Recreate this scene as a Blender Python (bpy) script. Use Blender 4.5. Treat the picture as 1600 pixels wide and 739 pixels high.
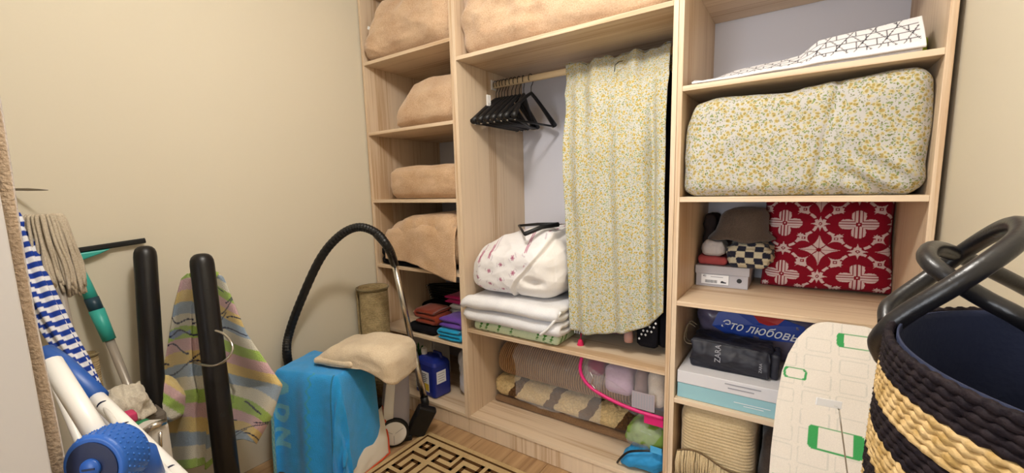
import bpy, bmesh, math, random
from mathutils import Vector, Matrix, noise
random.seed(7)
PI = math.pi
for o in list(bpy.data.objects): bpy.data.objects.remove(o)
SC = bpy.context.scene
COL = SC.collection

# ------------------------------------------------------------------ camera, world, lamp, exposure
FPX, YAW, PIT, ROL = 661.63, 0.6022364, 0.1344456, -0.0253707
CAM = Vector((0.0, -1.55, 1.26))
fw = Vector((-math.sin(YAW)*math.cos(PIT), math.cos(YAW)*math.cos(PIT), -math.sin(PIT)))
r0 = Vector((math.cos(YAW), math.sin(YAW), 0)); u0 = r0.cross(fw)
RT = r0*math.cos(ROL) + u0*math.sin(ROL); UP = -r0*math.sin(ROL) + u0*math.cos(ROL)
cd = bpy.data.cameras.new('camera'); co = bpy.data.objects.new('camera', cd); COL.objects.link(co)
cd.sensor_width = 36; cd.lens = FPX/1600*36; cd.shift_y = 13.548/1600; cd.clip_start = 0.01
m = Matrix((RT, UP, -fw)).transposed().to_4x4(); m.translation = CAM; co.matrix_world = m
SC.camera = co
w = bpy.data.worlds.new('world'); SC.world = w; w.use_nodes = True
w.node_tree.nodes['Background'].inputs[0].default_value = (1, .95, .88, 1)
w.node_tree.nodes['Background'].inputs[1].default_value = 0.05
LAMP = Vector((-0.52, -1.08, 2.36))
ld = bpy.data.lights.new('ceiling_light', 'POINT'); ld.shadow_soft_size = 0.10; ld.energy = 47
ld.color = (1, .965, .92)
lo_ = bpy.data.objects.new('ceiling_light', ld); COL.objects.link(lo_); lo_.location = LAMP
wd = bpy.data.lights.new('hall_fill_light', 'AREA'); wd.shape = 'RECTANGLE'; wd.size = 1.5; wd.size_y = 1.5; wd.energy = 56; wd.color = (.90, .94, 1)
wo = bpy.data.objects.new('hall_fill_light', wd); COL.objects.link(wo); wo.location = (-.55, -3.93, 1.45); wo.rotation_euler = (PI/2, 0, 0)   # added cool fill light, shining in from the made-up hall
SC.view_settings.view_transform = 'Standard'; SC.view_settings.look = 'None'
SC.view_settings.gamma = 1; SC.view_settings.use_curve_mapping = False
SC.view_settings.exposure = 0.14

# ------------------------------------------------------------------ helpers
def lin(c):
    if isinstance(c, str): c = tuple(int(c[i:i+2], 16)/255 for i in (0, 2, 4))
    return tuple((v/12.92 if v <= .04045 else ((v+.055)/1.055)**2.4) for v in c)
def px(x, y, t):                      # a point seen at pixel x, y and t metres deep: real position in the room
    return CAM + ((x-800)/FPX*RT + (383.05-y)/FPX*UP + fw)*t
def nz(p, s=1.0, seed=0.0): return noise.noise(Vector((p[0]*s+seed*3.1, p[1]*s-seed*1.7, p[2]*s+seed)))
def fbm(p, s, seed=0, o=3):
    a, t, f = 1.0, 0.0, s
    for i in range(o): t += a*nz(p, f, seed+i*7); a *= .5; f *= 2.1
    return t
def interp(tab, x):
    if x <= tab[0][0]: return tab[0][1]
    for (a, b), (c, d) in zip(tab, tab[1:]):
        if x <= c:
            k = (x-a)/(c-a); k = k*k*(3-2*k); return b+(d-b)*k
    return tab[-1][1]
def lerp(tab, x):
    if x <= tab[0][0]: return tab[0][1]
    for (a, b), (c, d) in zip(tab, tab[1:]):
        if x <= c: return b+(d-b)*((x-a)/(c-a))
    return tab[-1][1]
def smooth_path(pts, n=8):            # Catmull-Rom
    pts = [Vector(p) for p in pts]; P = [2*pts[0]-pts[1]]+pts+[2*pts[-1]-pts[-2]]; out = []
    for i in range(1, len(P)-2):
        for k in range(n):
            t = k/n; a, b, c, d = P[i-1:i+3]
            out.append(.5*((2*b)+(c-a)*t+(2*a-5*b+4*c-d)*t*t+(3*b-a-3*c+d)*t**3))
    out.append(pts[-1]); return out

class MB:
    def __init__(s): s.v = []; s.f = []; s.c = None
    def add(s, vs, fs, col=None):
        b = len(s.v); s.v += [Vector(p) for p in vs]; s.f += [tuple(i+b for i in f) for f in fs]
        if col is not None:
            if s.c is None: s.c = [(1, 1, 1)]*b
            s.c += [col]*len(vs)
        elif s.c is not None: s.c += [(1, 1, 1)]*len(vs)
        return s
    def box(s, lo, hi, M=None):
        x0, y0, z0 = lo; x1, y1, z1 = hi
        vs = [Vector(p) for p in ((x0,y0,z0),(x1,y0,z0),(x1,y1,z0),(x0,y1,z0),(x0,y0,z1),(x1,y0,z1),(x1,y1,z1),(x0,y1,z1))]
        if M is not None: vs = [M @ p for p in vs]
        return s.add(vs, [(3,2,1,0),(4,5,6,7),(0,1,5,4),(1,2,6,5),(2,3,7,6),(3,0,4,7)])
    def prism(s, poly, z0, z1, M=None):
        n = len(poly); vs = [Vector((p[0], p[1], z0)) for p in poly]+[Vector((p[0], p[1], z1)) for p in poly]
        if M is not None: vs = [M @ p for p in vs]
        return s.add(vs, [tuple(range(n-1, -1, -1)), tuple(range(n, 2*n))]+[(i, (i+1) % n, n+(i+1) % n, n+i) for i in range(n)])
    def tube(s, path, r, n=10, sx=1.0, cap=True, closed=False, ref=None):
        P = [Vector(p) for p in path]; m_ = len(P); rr = r if isinstance(r, (list, tuple)) else [r]*m_
        T = []
        for i in range(m_):
            if closed: d = P[(i+1) % m_]-P[i-1]
            else: d = P[min(i+1, m_-1)]-P[max(i-1, 0)]
            T.append(d.normalized())
        a = Vector(ref) if ref else (Vector((0, 0, 1)) if abs(T[0].z) < .9 else Vector((1, 0, 0)))
        vs = []
        for i in range(m_):
            a = (a-T[i]*a.dot(T[i])); a = a.normalized() if a.length > 1e-6 else T[i].orthogonal().normalized()
            b = T[i].cross(a)
            for k in range(n):
                q = 2*PI*k/n; vs.append(P[i]+(a*math.cos(q)*sx+b*math.sin(q))*rr[i])
        fs = []
        for i in range(m_ if closed else m_-1):
            j = (i+1) % m_
            for k in range(n): fs.append((i*n+k, i*n+(k+1) % n, j*n+(k+1) % n, j*n+k))
        if cap and not closed: fs += [tuple(range(n-1, -1, -1)), tuple(range((m_-1)*n, m_*n))]
        return s.add(vs, fs)
    def lathe(s, prof, n=24, M=None, cap=True):
        vs = []; m_ = len(prof)
        for r, z in prof:
            for k in range(n):
                q = 2*PI*k/n; p = Vector((r*math.cos(q), r*math.sin(q), z)); vs.append(M @ p if M is not None else p)
        fs = [(i*n+k, i*n+(k+1) % n, (i+1)*n+(k+1) % n, (i+1)*n+k) for i in range(m_-1) for k in range(n)]
        if cap: fs += [tuple(range(n-1, -1, -1)), tuple(range((m_-1)*n, m_*n))]
        return s.add(vs, fs)
    def grid(s, fn, nu, nv, col=None):
        b = len(s.v)
        for j in range(nv+1):
            for i in range(nu+1):
                s.v.append(Vector(fn(i/nu, j/nv)))
                if col:
                    if s.c is None: s.c = []
                    s.c.append(col(i/nu, j/nv))
        for j in range(nv):
            for i in range(nu):
                k = b+j*(nu+1)+i; s.f.append((k, k+1, k+nu+2, k+nu+1))
        return s
    def build(s, name, mat, parent=None, bevel=0, smooth=False, solid=0, sub=0, offset=0, segs=2):
        if parent is None:
            x = [p.x for p in s.v]; y = [p.y for p in s.v]
            org = Vector(((min(x)+max(x))/2, (min(y)+max(y))/2, min(p.z for p in s.v)))
        else:
            org = parent['_o'] if '_o' in parent else (0, 0, 0); org = Vector(org)
        me = bpy.data.meshes.new(name); me.from_pydata([tuple(p-org) for p in s.v], [], s.f)
        me.materials.append(mat)
        if smooth: me.polygons.foreach_set('use_smooth', [True]*len(me.polygons))
        if s.c is not None:
            at = me.color_attributes.new('Col', 'FLOAT_COLOR', 'POINT')
            at.data.foreach_set('color', [q for c in s.c for q in (c[0], c[1], c[2], 1)])
        me.update()
        o = bpy.data.objects.new(name, me); COL.objects.link(o)
        o['_o'] = tuple(org)
        if parent is None: o.location = org
        else: o.parent = parent
        if solid:
            q = o.modifiers.new('solid', 'SOLIDIFY'); q.thickness = solid; q.offset = offset
        if bevel:
            q = o.modifiers.new('bevel', 'BEVEL'); q.width = bevel; q.segments = segs; q.limit_method = 'ANGLE'
        if sub:
            q = o.modifiers.new('sub', 'SUBSURF'); q.levels = sub; q.render_levels = sub
        return o
def tag(o, label=None, cat=None, group=None, kind=None):
    if label: o['label'] = label
    if cat: o['category'] = cat
    if group: o['group'] = group
    if kind: o['kind'] = kind
    return o
def thing(name, label, cat, loc, group=None):
    o = bpy.data.objects.new(name, None); COL.objects.link(o); o.location = loc; o['_o'] = tuple(loc)
    o.empty_display_size = .05
    return tag(o, label, cat, group)
def copy_tree(o, parent=None, label=None):
    c = o.copy(); COL.objects.link(c)
    if parent: c.parent = parent
    if label: c['label'] = label
    for ch in list(o.children): copy_tree(ch, c)
    return c
def bx(name, lo, hi, mat, parent=None, bevel=.0015, M=None, segs=2):
    return MB().box(lo, hi, M).build(name, mat, parent, bevel=bevel, segs=segs)
def softmesh(lo, hi, r, n=(40, 30, 20), amp=.008, sc=7, seed=0, top=None, topy=None, bulge=0, wr=0, wdir=(1, 1, 1), fn=None, M=None, col=None, mb=None):
    """rounded, wrinkled cushion-like body standing on lo.z"""
    lo = Vector(lo); hi = Vector(hi); c = (lo+hi)/2; h = (hi-lo)/2
    R = Vector((min(r, h.x*.98), min(r, h.y*.98), min(r, h.z*.98)))
    mb = mb or MB(); b0 = len(mb.v); idx = {}
    def vert(i, j, k):
        key = (i, j, k)
        if key in idx: return idx[key]
        def sp(t, hh, rr):      # more lattice lines in the rounded rim
            return t
        g = Vector((sp(2*i/n[0]-1, 0, 0), sp(2*j/n[1]-1, 0, 0), sp(2*k/n[2]-1, 0, 0)))
        P = Vector((g.x*h.x, g.y*h.y, g.z*h.z))
        q = Vector([max(-(h[a]-R[a]), min(h[a]-R[a], P[a])) for a in range(3)])
        d = Vector([(P[a]-q[a])/R[a] for a in range(3)])
        L = d.length
        nrm = d/L if L > 1e-9 else Vector((0, 0, 1))
        P2 = q+Vector([nrm[a]*R[a] for a in range(3)])
        if bulge:
            e = (1-g.x**4)*(1-g.z**4) if abs(g.y) > .9 else ((1-g.y**4)*(1-g.z**4) if abs(g.x) > .9 else (1-g.x**4)*(1-g.y**4))
            P2 += nrm*bulge*max(0, e)
        W = c+P2
        if top: W.z = lo.z+(W.z-lo.z)*interp(top, W.x)
        if topy: W.z = lo.z+(W.z-lo.z)*interp(topy, W.y)
        side = min(1.0, max(0, (g.z+1)*2.5))
        dd = amp*fbm(W, sc, seed)
        if wr:
            Wd = Vector((W.x*wdir[0], W.y*wdir[1], W.z*wdir[2])); t = nz(Wd, 1, seed+5); t2 = nz(Wd, 2.3, seed+9)
            dd += wr*(1-2*min(1, abs(t)*2.2))*.6+wr*.4*(1-2*abs(t2))
        W += nrm*dd*(.15+.85*side)
        if fn: W = fn(W, g, nrm)
        W.z = max(W.z, lo.z)
        idx[key] = len(mb.v); cc = col(W, g, nrm) if col else None
        mb.v.append(M @ W if M is not None else W)
        if col:
            if mb.c is None: mb.c = []
            mb.c.append(cc)
        return idx[key]
    nx, ny, nk = n
    for i in range(nx):
        for j in range(ny):
            mb.f.append((vert(i, j, nk), vert(i+1, j, nk), vert(i+1, j+1, nk), vert(i, j+1, nk)))
            mb.f.append((vert(i, j+1, 0), vert(i+1, j+1, 0), vert(i+1, j, 0), vert(i, j, 0)))
    for i in range(nx):
        for k in range(nk):
            mb.f.append((vert(i, 0, k), vert(i+1, 0, k), vert(i+1, 0, k+1), vert(i, 0, k+1)))
            mb.f.append((vert(i, ny, k+1), vert(i+1, ny, k+1), vert(i+1, ny, k), vert(i, ny, k)))
    for j in range(ny):
        for k in range(nk):
            mb.f.append((vert(0, j, k+1), vert(0, j+1, k+1), vert(0, j+1, k), vert(0, j, k)))
            mb.f.append((vert(nx, j, k), vert(nx, j+1, k), vert(nx, j+1, k+1), vert(nx, j, k+1)))
    return mb
def sweep_fold(path, w0, w1, axis, th, nw=24, amp=.004, sc=9, seed=0, mb=None, edge=.5):
    """thick cloth layer: path = (a, z) points in the plane across `axis`; swept from w0 to w1 along axis ('x' or 'y')"""
    mb = mb or MB(); P = [Vector((p[0], p[1], 0)) for p in path]; m_ = len(P); N = []
    for i in range(m_):
        d = (P[min(i+1, m_-1)]-P[max(i-1, 0)]).normalized(); N.append(Vector((-d.y, d.x, 0)))
    ring = []
    for k in range(nw+1): ring.append((k/nw, 1))
    for k in range(nw, -1, -1): ring.append((k/nw, -1))
    n = len(ring); vs = []
    for i in range(m_):
        for (t, s_) in ring:
            e = min(t, 1-t)*nw; hh = th/2*(edge if e < .5 else (.85 if e < 1.5 else 1))
            endt = min(i, m_-1-i); hh *= (.45 if endt == 0 else (.85 if endt == 1 else 1))
            q = P[i]+N[i]*hh*s_; wv = w0+(w1-w0)*t
            W = Vector((wv, q.x, q.y)) if axis == 'x' else Vector((q.x, wv, q.y))
            g = amp*fbm(W, sc, seed+s_*.3); g2 = amp*fbm(W, sc, seed+40)
            W.z += g
            if axis == 'x': W.y += g2
            else: W.x += g2
            vs.append(W)
    fs = [(i*n+k, i*n+(k+1) % n, (i+1)*n+(k+1) % n, (i+1)*n+k) for i in range(m_-1) for k in range(n)]
    # end caps as strips
    for i in (0, m_-1):
        for k in range(nw):
            a, b = i*n+k, i*n+(n-1-k); q = (a, b, b-1, a+1)
            fs.append(q if i else tuple(reversed(q)))
    return mb.add(vs, fs)
def text_mesh(body, size, mat, M, name='lettering', parent=None, shear=0, extrude=.0004, bold=0, sx=1):
    cu = bpy.data.curves.new('t', 'FONT'); cu.body = body; cu.size = size; cu.extrude = extrude; cu.shear = shear; cu.offset = bold
    cu.align_x = 'CENTER'; cu.align_y = 'CENTER'; cu.resolution_u = 3
    to = bpy.data.objects.new('t', cu); COL.objects.link(to)
    dg = bpy.context.evaluated_depsgraph_get(); me = bpy.data.meshes.new_from_object(to.evaluated_get(dg))
    org = Vector(parent['_o']) if parent else Vector()
    for v in me.vertices:
        p = M @ Vector((v.co.x*sx, v.co.y, v.co.z)); v.co = p-org
    bpy.data.objects.remove(to); bpy.data.curves.remove(cu)
    me.materials.clear(); me.materials.append(mat); me.name = name
    o = bpy.data.objects.new(name, me); COL.objects.link(o); o.parent = parent; o['_o'] = tuple(org); return o
def frame(o, x, y):                    # matrix with given origin and x, y axes
    x = Vector(x).normalized(); y = Vector(y); z = x.cross(y).normalized(); y = z.cross(x)
    M = Matrix((x, y, z)).transposed().to_4x4(); M.translation = Vector(o); return M

# ------------------------------------------------------------------ materials
def base(name, rough=.6, spec=.3):
    m_ = bpy.data.materials.new(name); m_.use_nodes = True; nt = m_.node_tree; b = nt.nodes['Principled BSDF']
    b.inputs['Roughness'].default_value = rough; b.inputs['Specular IOR Level'].default_value = spec
    return m_, nt, b
def N(nt, t, **k):
    n = nt.nodes.new(t)
    for a, v in k.items():
        if a in n.inputs: n.inputs[a].default_value = v
        else: setattr(n, a, v)
    return n
def coords(nt, scale=(1, 1, 1)):
    c = N(nt, 'ShaderNodeTexCoord'); mp = N(nt, 'ShaderNodeMapping'); mp.inputs['Scale'].default_value = scale
    nt.links.new(c.outputs['Object'], mp.inputs['Vector']); return mp.outputs['Vector']
def ramp(nt, src, stops):
    r = N(nt, 'ShaderNodeValToRGB'); nt.links.new(src, r.inputs[0]); e = r.color_ramp.elements
    while len(e) < len(stops): e.new(.5)
    for q, (p, c) in zip(e, stops): q.position = p; q.color = (*c, 1)
    return r.outputs[0]
def bump(nt, b, src, strength=.3, dist=.002):
    n = N(nt, 'ShaderNodeBump'); n.inputs['Strength'].default_value = strength; n.inputs['Distance'].default_value = dist
    nt.links.new(src, n.inputs['Height']); nt.links.new(n.outputs[0], b.inputs['Normal'])
def plain(name, c, rough=.5, spec=.4, metal=0, bumpy=0, bs=200):
    m_, nt, b = base(name, rough, spec); b.inputs['Base Color'].default_value = (*lin(c), 1); b.inputs['Metallic'].default_value = metal
    if bumpy:
        n = N(nt, 'ShaderNodeTexNoise', Scale=bs); nt.links.new(coords(nt), n.inputs['Vector']); bump(nt, b, n.outputs[0], bumpy)
    return m_
def cloth(name, c, c2=None, scale=240, bs=.5, dist=.002, sheen=.2, big=6, rough=.95):
    m_, nt, b = base(name, rough, .08); v = coords(nt)
    n1 = N(nt, 'ShaderNodeTexNoise', Scale=big, Detail=5); n2 = N(nt, 'ShaderNodeTexNoise', Scale=scale, Detail=3)
    for n in (n1, n2): nt.links.new(v, n.inputs['Vector'])
    c1 = lin(c); c2 = lin(c2) if c2 else tuple(x*.82 for x in c1)
    mx = N(nt, 'ShaderNodeMath', operation='ADD'); nt.links.new(n1.outputs[0], mx.inputs[0]); nt.links.new(n2.outputs[0], mx.inputs[1])
    hf = N(nt, 'ShaderNodeMath', operation='MULTIPLY'); nt.links.new(mx.outputs[0], hf.inputs[0]); hf.inputs[1].default_value = .5
    nt.links.new(ramp(nt, hf.outputs[0], [(.35, c2), (.62, c1)]), b.inputs['Base Color'])
    b.inputs['Sheen Weight'].default_value = sheen; bump(nt, b, n2.outputs[0], bs, dist); return m_
def wood(name, axis, c1='dcc5a9', c2='c2a280'):
    m_, nt, b = base(name, .48, .3); s = [70, 70, 70]; s[axis] = 1.6; v = coords(nt, s)
    n1 = N(nt, 'ShaderNodeTexNoise', Scale=1.0, Detail=6, Roughness=.65); nt.links.new(v, n1.inputs['Vector'])
    s2 = [9, 9, 9]; s2[axis] = .5
    n2 = N(nt, 'ShaderNodeTexNoise', Scale=1.0, Detail=3); nt.links.new(coords(nt, s2), n2.inputs['Vector'])
    ad = N(nt, 'ShaderNodeMath', operation='ADD'); nt.links.new(n1.outputs[0], ad.inputs[0]); nt.links.new(n2.outputs[0], ad.inputs[1])
    hf = N(nt, 'ShaderNodeMath', operation='MULTIPLY'); nt.links.new(ad.outputs[0], hf.inputs[0]); hf.inputs[1].default_value = .5
    nt.links.new(ramp(nt, hf.outputs[0], [(.40, lin(c2)), (.5, lin(c1)), (.64, tuple(min(1, x*1.06) for x in lin(c1)))]), b.inputs['Base Color'])
    bump(nt, b, n1.outputs[0], .12, .001); return m_
def floral(name, bg='bcbab2', yel='b59a4c', grn='7f9455', s=78):
    m_, nt, b = base(name, .9, .1); v = coords(nt)
    dn = N(nt, 'ShaderNodeTexNoise', Scale=60, Detail=1); nt.links.new(v, dn.inputs['Vector'])
    mxv = N(nt, 'ShaderNodeVectorMath', operation='SCALE'); mxv.inputs['Scale'].default_value = .012; nt.links.new(dn.outputs['Color'], mxv.inputs[0])
    av = N(nt, 'ShaderNodeVectorMath', operation='ADD'); nt.links.new(v, av.inputs[0]); nt.links.new(mxv.outputs[0], av.inputs[1])
    cur = None
    for (sc, off, th, col) in ((s*1.9, 4.3, .36, '9c9d88'), (s*1.7, 1.7, .34, grn), (s*1.15, 0, .52, 'c0b68f'), (s*1.15, 0, .36, yel), (s*1.15, 0, .13, '8f8440'), (s*2.1, 8.1, .26, '6f7048')):
        o = N(nt, 'ShaderNodeVectorMath', operation='ADD'); o.inputs[1].default_value = (off, off*.3, off*.7); nt.links.new(av.outputs[0], o.inputs[0])
        vo = N(nt, 'ShaderNodeTexVoronoi', Scale=sc); nt.links.new(o.outputs[0], vo.inputs['Vector'])
        lt = N(nt, 'ShaderNodeMapRange'); lt.inputs['From Min'].default_value = th; lt.inputs['From Max'].default_value = th*.75
        nt.links.new(vo.outputs['Distance'], lt.inputs['Value'])
        mx = N(nt, 'ShaderNodeMix', data_type='RGBA'); nt.links.new(lt.outputs[0], mx.inputs['Factor'])
        if cur is None: mx.inputs['A'].default_value = (*lin(bg), 1)
        else: nt.links.new(cur, mx.inputs['A'])
        mx.inputs['B'].default_value = (*lin(col), 1); cur = mx.outputs['Result']
    nt.links.new(cur, b.inputs['Base Color'])
    n2 = N(nt, 'ShaderNodeTexNoise', Scale=500); nt.links.new(v, n2.inputs['Vector']); bump(nt, b, n2.outputs[0], .2); b.inputs['Sheen Weight'].default_value = .1
    return m_
def vcol(name, rough=.9, scale=300, bs=.4, sheen=.1, dist=.002, spec=.1):
    m_, nt, b = base(name, rough, spec); a = N(nt, 'ShaderNodeVertexColor'); a.layer_name = 'Col'
    n2 = N(nt, 'ShaderNodeTexNoise', Scale=scale, Detail=2); nt.links.new(coords(nt), n2.inputs['Vector'])
    mr = N(nt, 'ShaderNodeMapRange'); mr.inputs['To Min'].default_value = .8; mr.inputs['To Max'].default_value = 1.12; nt.links.new(n2.outputs[0], mr.inputs['Value'])
    ml = N(nt, 'ShaderNodeMix', data_type='RGBA', blend_type='MULTIPLY'); ml.inputs['Factor'].default_value = 1
    nt.links.new(a.outputs[0], ml.inputs['A']); nt.links.new(mr.outputs[0], ml.inputs['B'])
    nt.links.new(ml.outputs['Result'], b.inputs['Base Color']); b.inputs['Sheen Weight'].default_value = sheen
    bump(nt, b, n2.outputs[0], bs, dist); return m_
def film(name, c='ffffff', alpha=.17, rough=.08):
    m_, nt, b = base(name, rough, .8); b.inputs['Base Color'].default_value = (*lin(c), 1)
    n = N(nt, 'ShaderNodeTexNoise', Scale=30, Detail=3); nt.links.new(coords(nt), n.inputs['Vector']); bump(nt, b, n.outputs[0], .6, .006)
    b.inputs['Alpha'].default_value = alpha; return m_

M = {}
M['wall'] = plain('wall_paint', 'd6cdb9', .75, .2, bumpy=.08, bs=90)
M['ceil'] = plain('ceiling_paint', 'f1ece0', .8, .2)
M['woodv'] = wood('oak_vertical', 2); M['woodx'] = wood('oak_long', 0); M['woody'] = wood('oak_deep', 1)
M['back'] = plain('white_backboard', 'd6d5dd', .5, .3, bumpy=.05, bs=150)
M['groove'] = plain('dark_gap', '3a2c26', .9, .1)
def floorwood():
    m_, nt, b = base('laminate', .42, .4); v = coords(nt, (30, 1.3, 30))
    ob = N(nt, 'ShaderNodeObjectInfo'); n1 = N(nt, 'ShaderNodeTexNoise', Scale=1, Detail=6, Roughness=.6); n1.noise_dimensions = '4D'
    nt.links.new(v, n1.inputs['Vector']); ml = N(nt, 'ShaderNodeMath', operation='MULTIPLY'); ml.inputs[1].default_value = 20; nt.links.new(ob.outputs['Random'], ml.inputs[0]); nt.links.new(ml.outputs[0], n1.inputs['W'])
    nt.links.new(ramp(nt, n1.outputs[0], [(.3, lin('8a6848')), (.5, lin('ad8a64')), (.7, lin('bd9b74'))]), b.inputs['Base Color']); bump(nt, b, n1.outputs[0], .08, .001); return m_
M['floor'] = floorwood(); M['seam'] = plain('floor_base', '5a4330', .8)
M['tan'] = cloth('tan_fleece', 'd2b190', 'b6916c', 190, .7, .004, .35, 9)
M['tan2'] = cloth('tan_fleece_pale', 'd6b99a', 'bd9878', 190, .7, .004, .35, 9)
M['cream'] = cloth('cream_fleece', 'e4d2b8', 'd0bb9e', 220, .6, .003, .3, 8)
M['white'] = cloth('white_cotton', 'ecebec', 'dcdbe0', 260, .35, .002, .1, 9)
M['black'] = plain('black_plastic', '141416', .45, .4); M['blackm'] = plain('black_cloth', '1a191d', .95, .05, bumpy=.3, bs=300)
M['black2'] = plain('black_lacquer', '131113', .38, .45, bumpy=.03, bs=400)
M['chrome'] = plain('chrome', 'd0ccc6', .22, .5, 1); M['steel'] = plain('brushed_steel', 'b9b4ac', .32, .5, 1)
M['whitep'] = plain('white_plastic', 'e9e6e2', .35, .5); M['greyp'] = plain('grey_plastic', 'aaa8ad', .4, .5)
M['blue'] = plain('blue_plastic', '1d4f9e', .4, .5); M['navy'] = plain('navy_plastic', '0d1a3e', .35, .5)
M['teal'] = plain('teal_plastic', '35a79c', .4, .45); M['floral'] = floral('lemon_floral'); M['floral2'] = floral('lemon_floral_duvet', 'bcb8b4', 'a8925a', '7f8d58', 62)
M['vc'] = vcol('printed_cloth'); M['vcsm'] = vcol('printed_smooth', .75, 500, .15, .05); M['towel'] = vcol('terry_print', .98, 330, 1.0, .3, .004)
M['film'] = film('clear_film'); M['pinkp'] = plain('pink_piping', 'd11f6e', .4, .4)
M['sisal'] = cloth('sisal_weave', 'bba47c', '93805c', 150, .9, .003, 0, 30)
def weave_bands(m_):
    nt = m_.node_tree; b = nt.nodes['Principled BSDF']; old = b.inputs['Normal'].links[0].from_node
    w_ = N(nt, 'ShaderNodeTexWave', Scale=38, Distortion=1.5, Detail=2); w_.bands_direction = 'Z'; nt.links.new(coords(nt), w_.inputs['Vector'])
    n = N(nt, 'ShaderNodeBump'); n.inputs['Strength'].default_value = .8; n.inputs['Distance'].default_value = .004
    nt.links.new(w_.outputs['Fac'], n.inputs['Height']); nt.links.new(old.outputs[0], n.inputs['Normal']); nt.links.new(n.outputs[0], b.inputs['Normal'])
weave_bands(M['sisal'])
M['print'] = plain('white_print', 'e8e8ea', .6); M['ink'] = plain('dark_print', '303038', .7); M['greyink'] = plain('grey_print', '9a9aa2', .7)

# ------------------------------------------------------------------ room shell
XW0, XW1, YN, YB, CEIL = -2.042, 0.308, -2.40, 0.60, 2.52
def struct(o): o['kind'] = 'structure'; return o
fl = struct(bx('floor', (XW0, YN, -.04), (XW1, YB, -.006), M['seam'], bevel=0)); tag(fl, 'brown oak laminate floor running up to the wardrobe')
pw, pl = .19, 1.28; cache = {}
nx_ = int((XW1-XW0)/pw)+1
for i in range(nx_):
    x0 = XW0+i*pw; x1 = min(x0+pw, XW1)
    off = (i*.47) % pl; y = YN-off
    while y < YB:
        a, b = max(y, YN), min(y+pl, YB); y += pl
        if b-a < .03: continue
        MB().box((x0+.0008, a+.0008, -.006), (x1-.0008, b-.0008, 0)).build('plank', M['floor'], fl, bevel=.001, segs=1)
struct(tag(bx('wall_left', (XW0-.1, YN, 0), (XW0, YB+.1, CEIL), M['wall'], bevel=0), 'plain cream painted wall on the left'))
struct(tag(bx('wall_right', (XW1, YN, 0), (XW1+.1, YB+.1, CEIL), M['wall'], bevel=0), 'cream painted wall beside the wardrobe on the right'))
struct(tag(bx('wall_back', (XW0, YB, 0), (XW1, YB+.1, CEIL), M['wall'], bevel=0), 'cream wall behind the wardrobe'))
DO0, DO1 = -.97, -.03  # doorway opened to let the added fill light in
struct(tag(MB().box((XW0, YN-.1, 0), (DO0, YN, CEIL)).box((DO1, YN-.1, 0), (XW1, YN, CEIL)).box((DO0, YN-.1, 2.08), (DO1, YN, CEIL)).build('wall_front', M['wall'], None), 'cream wall behind the viewer with a doorway opened for the added fill light'))
HY = -4.0  # unseen hall, added to carry fill light onto the shelves
hw = plain('added_hall_paint', 'e6e2d8', .8, .2)
struct(tag(MB().box((-2.1, HY, -.04), (1.0, YN-.1, 0)).box((XW0, YN-.1, -.04), (XW1, YN, -.006)).build('floor_added_hall', M['seam'], None), 'floor of the unseen hall added for the fill light'))
struct(tag(MB().box((-2.2, HY-.1, 0), (-2.1, YN-.1, CEIL)).box((1.0, HY-.1, 0), (1.1, YN-.1, CEIL)).box((XW1, YN-.1, 0), (1.0, YN, CEIL)).build('wall_added_hall', hw, None), 'pale side walls of the unseen hall added for the fill light'))
struct(tag(MB().box((-2.2, HY-.1, CEIL), (1.1, YN-.1, CEIL+.1)).build('ceiling_added_hall', hw, None), 'ceiling of the unseen hall added for the fill light'))
struct(tag(MB().box((-2.2, HY-.1, 0), (-1.35, HY, CEIL)).box((.25, HY-.1, 0), (1.1, HY, CEIL)).box((-1.35, HY-.1, 0), (.25, HY, .65)).box((-1.35, HY-.1, 2.25), (.25, HY, CEIL)).build('wall_added_hall_end', hw, None), 'end wall of the added hall, with an opening behind the fill light'))
struct(tag(bx('ceiling', (XW0-.1, YN-.1, CEIL), (XW1+.1, YB+.1, CEIL+.1), M['ceil'], bevel=0), 'white ceiling'))
# ceiling lamp that carries the room's light
cl = thing('ceiling_lamp', 'round white ceiling lamp above the room', 'lamp', (LAMP.x, LAMP.y, LAMP.z+.01))
MB().lathe([(.07, .125), (.075, .13), (.075, .155), (.06, .159)], 32, Matrix.Translation(LAMP)).build('ceiling_rose', M['whitep'], cl, smooth=False)
MB().lathe([(.03, .105), (.034, .11), (.034, .126)], 32, Matrix.Translation(LAMP)).build('bulb_socket', M['steel'], cl)

# ------------------------------------------------------------------ wardrobe
T, DP = .0175, .560
XL, D1, D2, XR = -2.032, -1.3705, -.372, .294
ZS = [.086, .456, .826, 1.196, 1.567, 1.938]; ZTOP = 2.308
def unit(name, label, x0, x1, shelves, loc):
    t = thing(name, label, 'wardrobe', ((x0+x1)/2, DP/2, 0), 'oak wardrobe units')
    g = .0004
    bx('side_panel', (x0+g, 0, .086), (x0+T, DP, ZTOP+T), M['woodv'], t); bx('side_panel', (x1-T, 0, .086), (x1-g, DP, ZTOP+T), M['woodv'], t)
    for z in shelves: bx('shelf', (x0+T, .0006, z), (x1-T, DP-.004, z+T), M['woodx'], t)
    bx('back_panel', (x0+g, DP, .086), (x1-g, DP+.006, ZTOP+T), M['back'], t, bevel=0)
    bx('plinth', (x0+g, .006, .002), (x1-g, .022, .0855), M['woodv'], t)
    bx('top_panel', (x0+T, .0006, ZTOP), (x1-T, DP-.004, ZTOP+T), M['woodx'], t)
    return t
unit('wardrobe_unit', 'oak wardrobe unit of narrow shelves against the left wall, holding tan blankets', XL, D1, ZS, 0)
um = unit('wardrobe_unit', 'wide middle oak wardrobe unit with hanging rod and floral sheet', D1, D2, [.086, .551, 1.847], 0)
unit('wardrobe_unit', 'right oak wardrobe unit holding the red cushion and floral duvet', D2, XR, ZS, 0)
ROD = (.28, 1.783)
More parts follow.
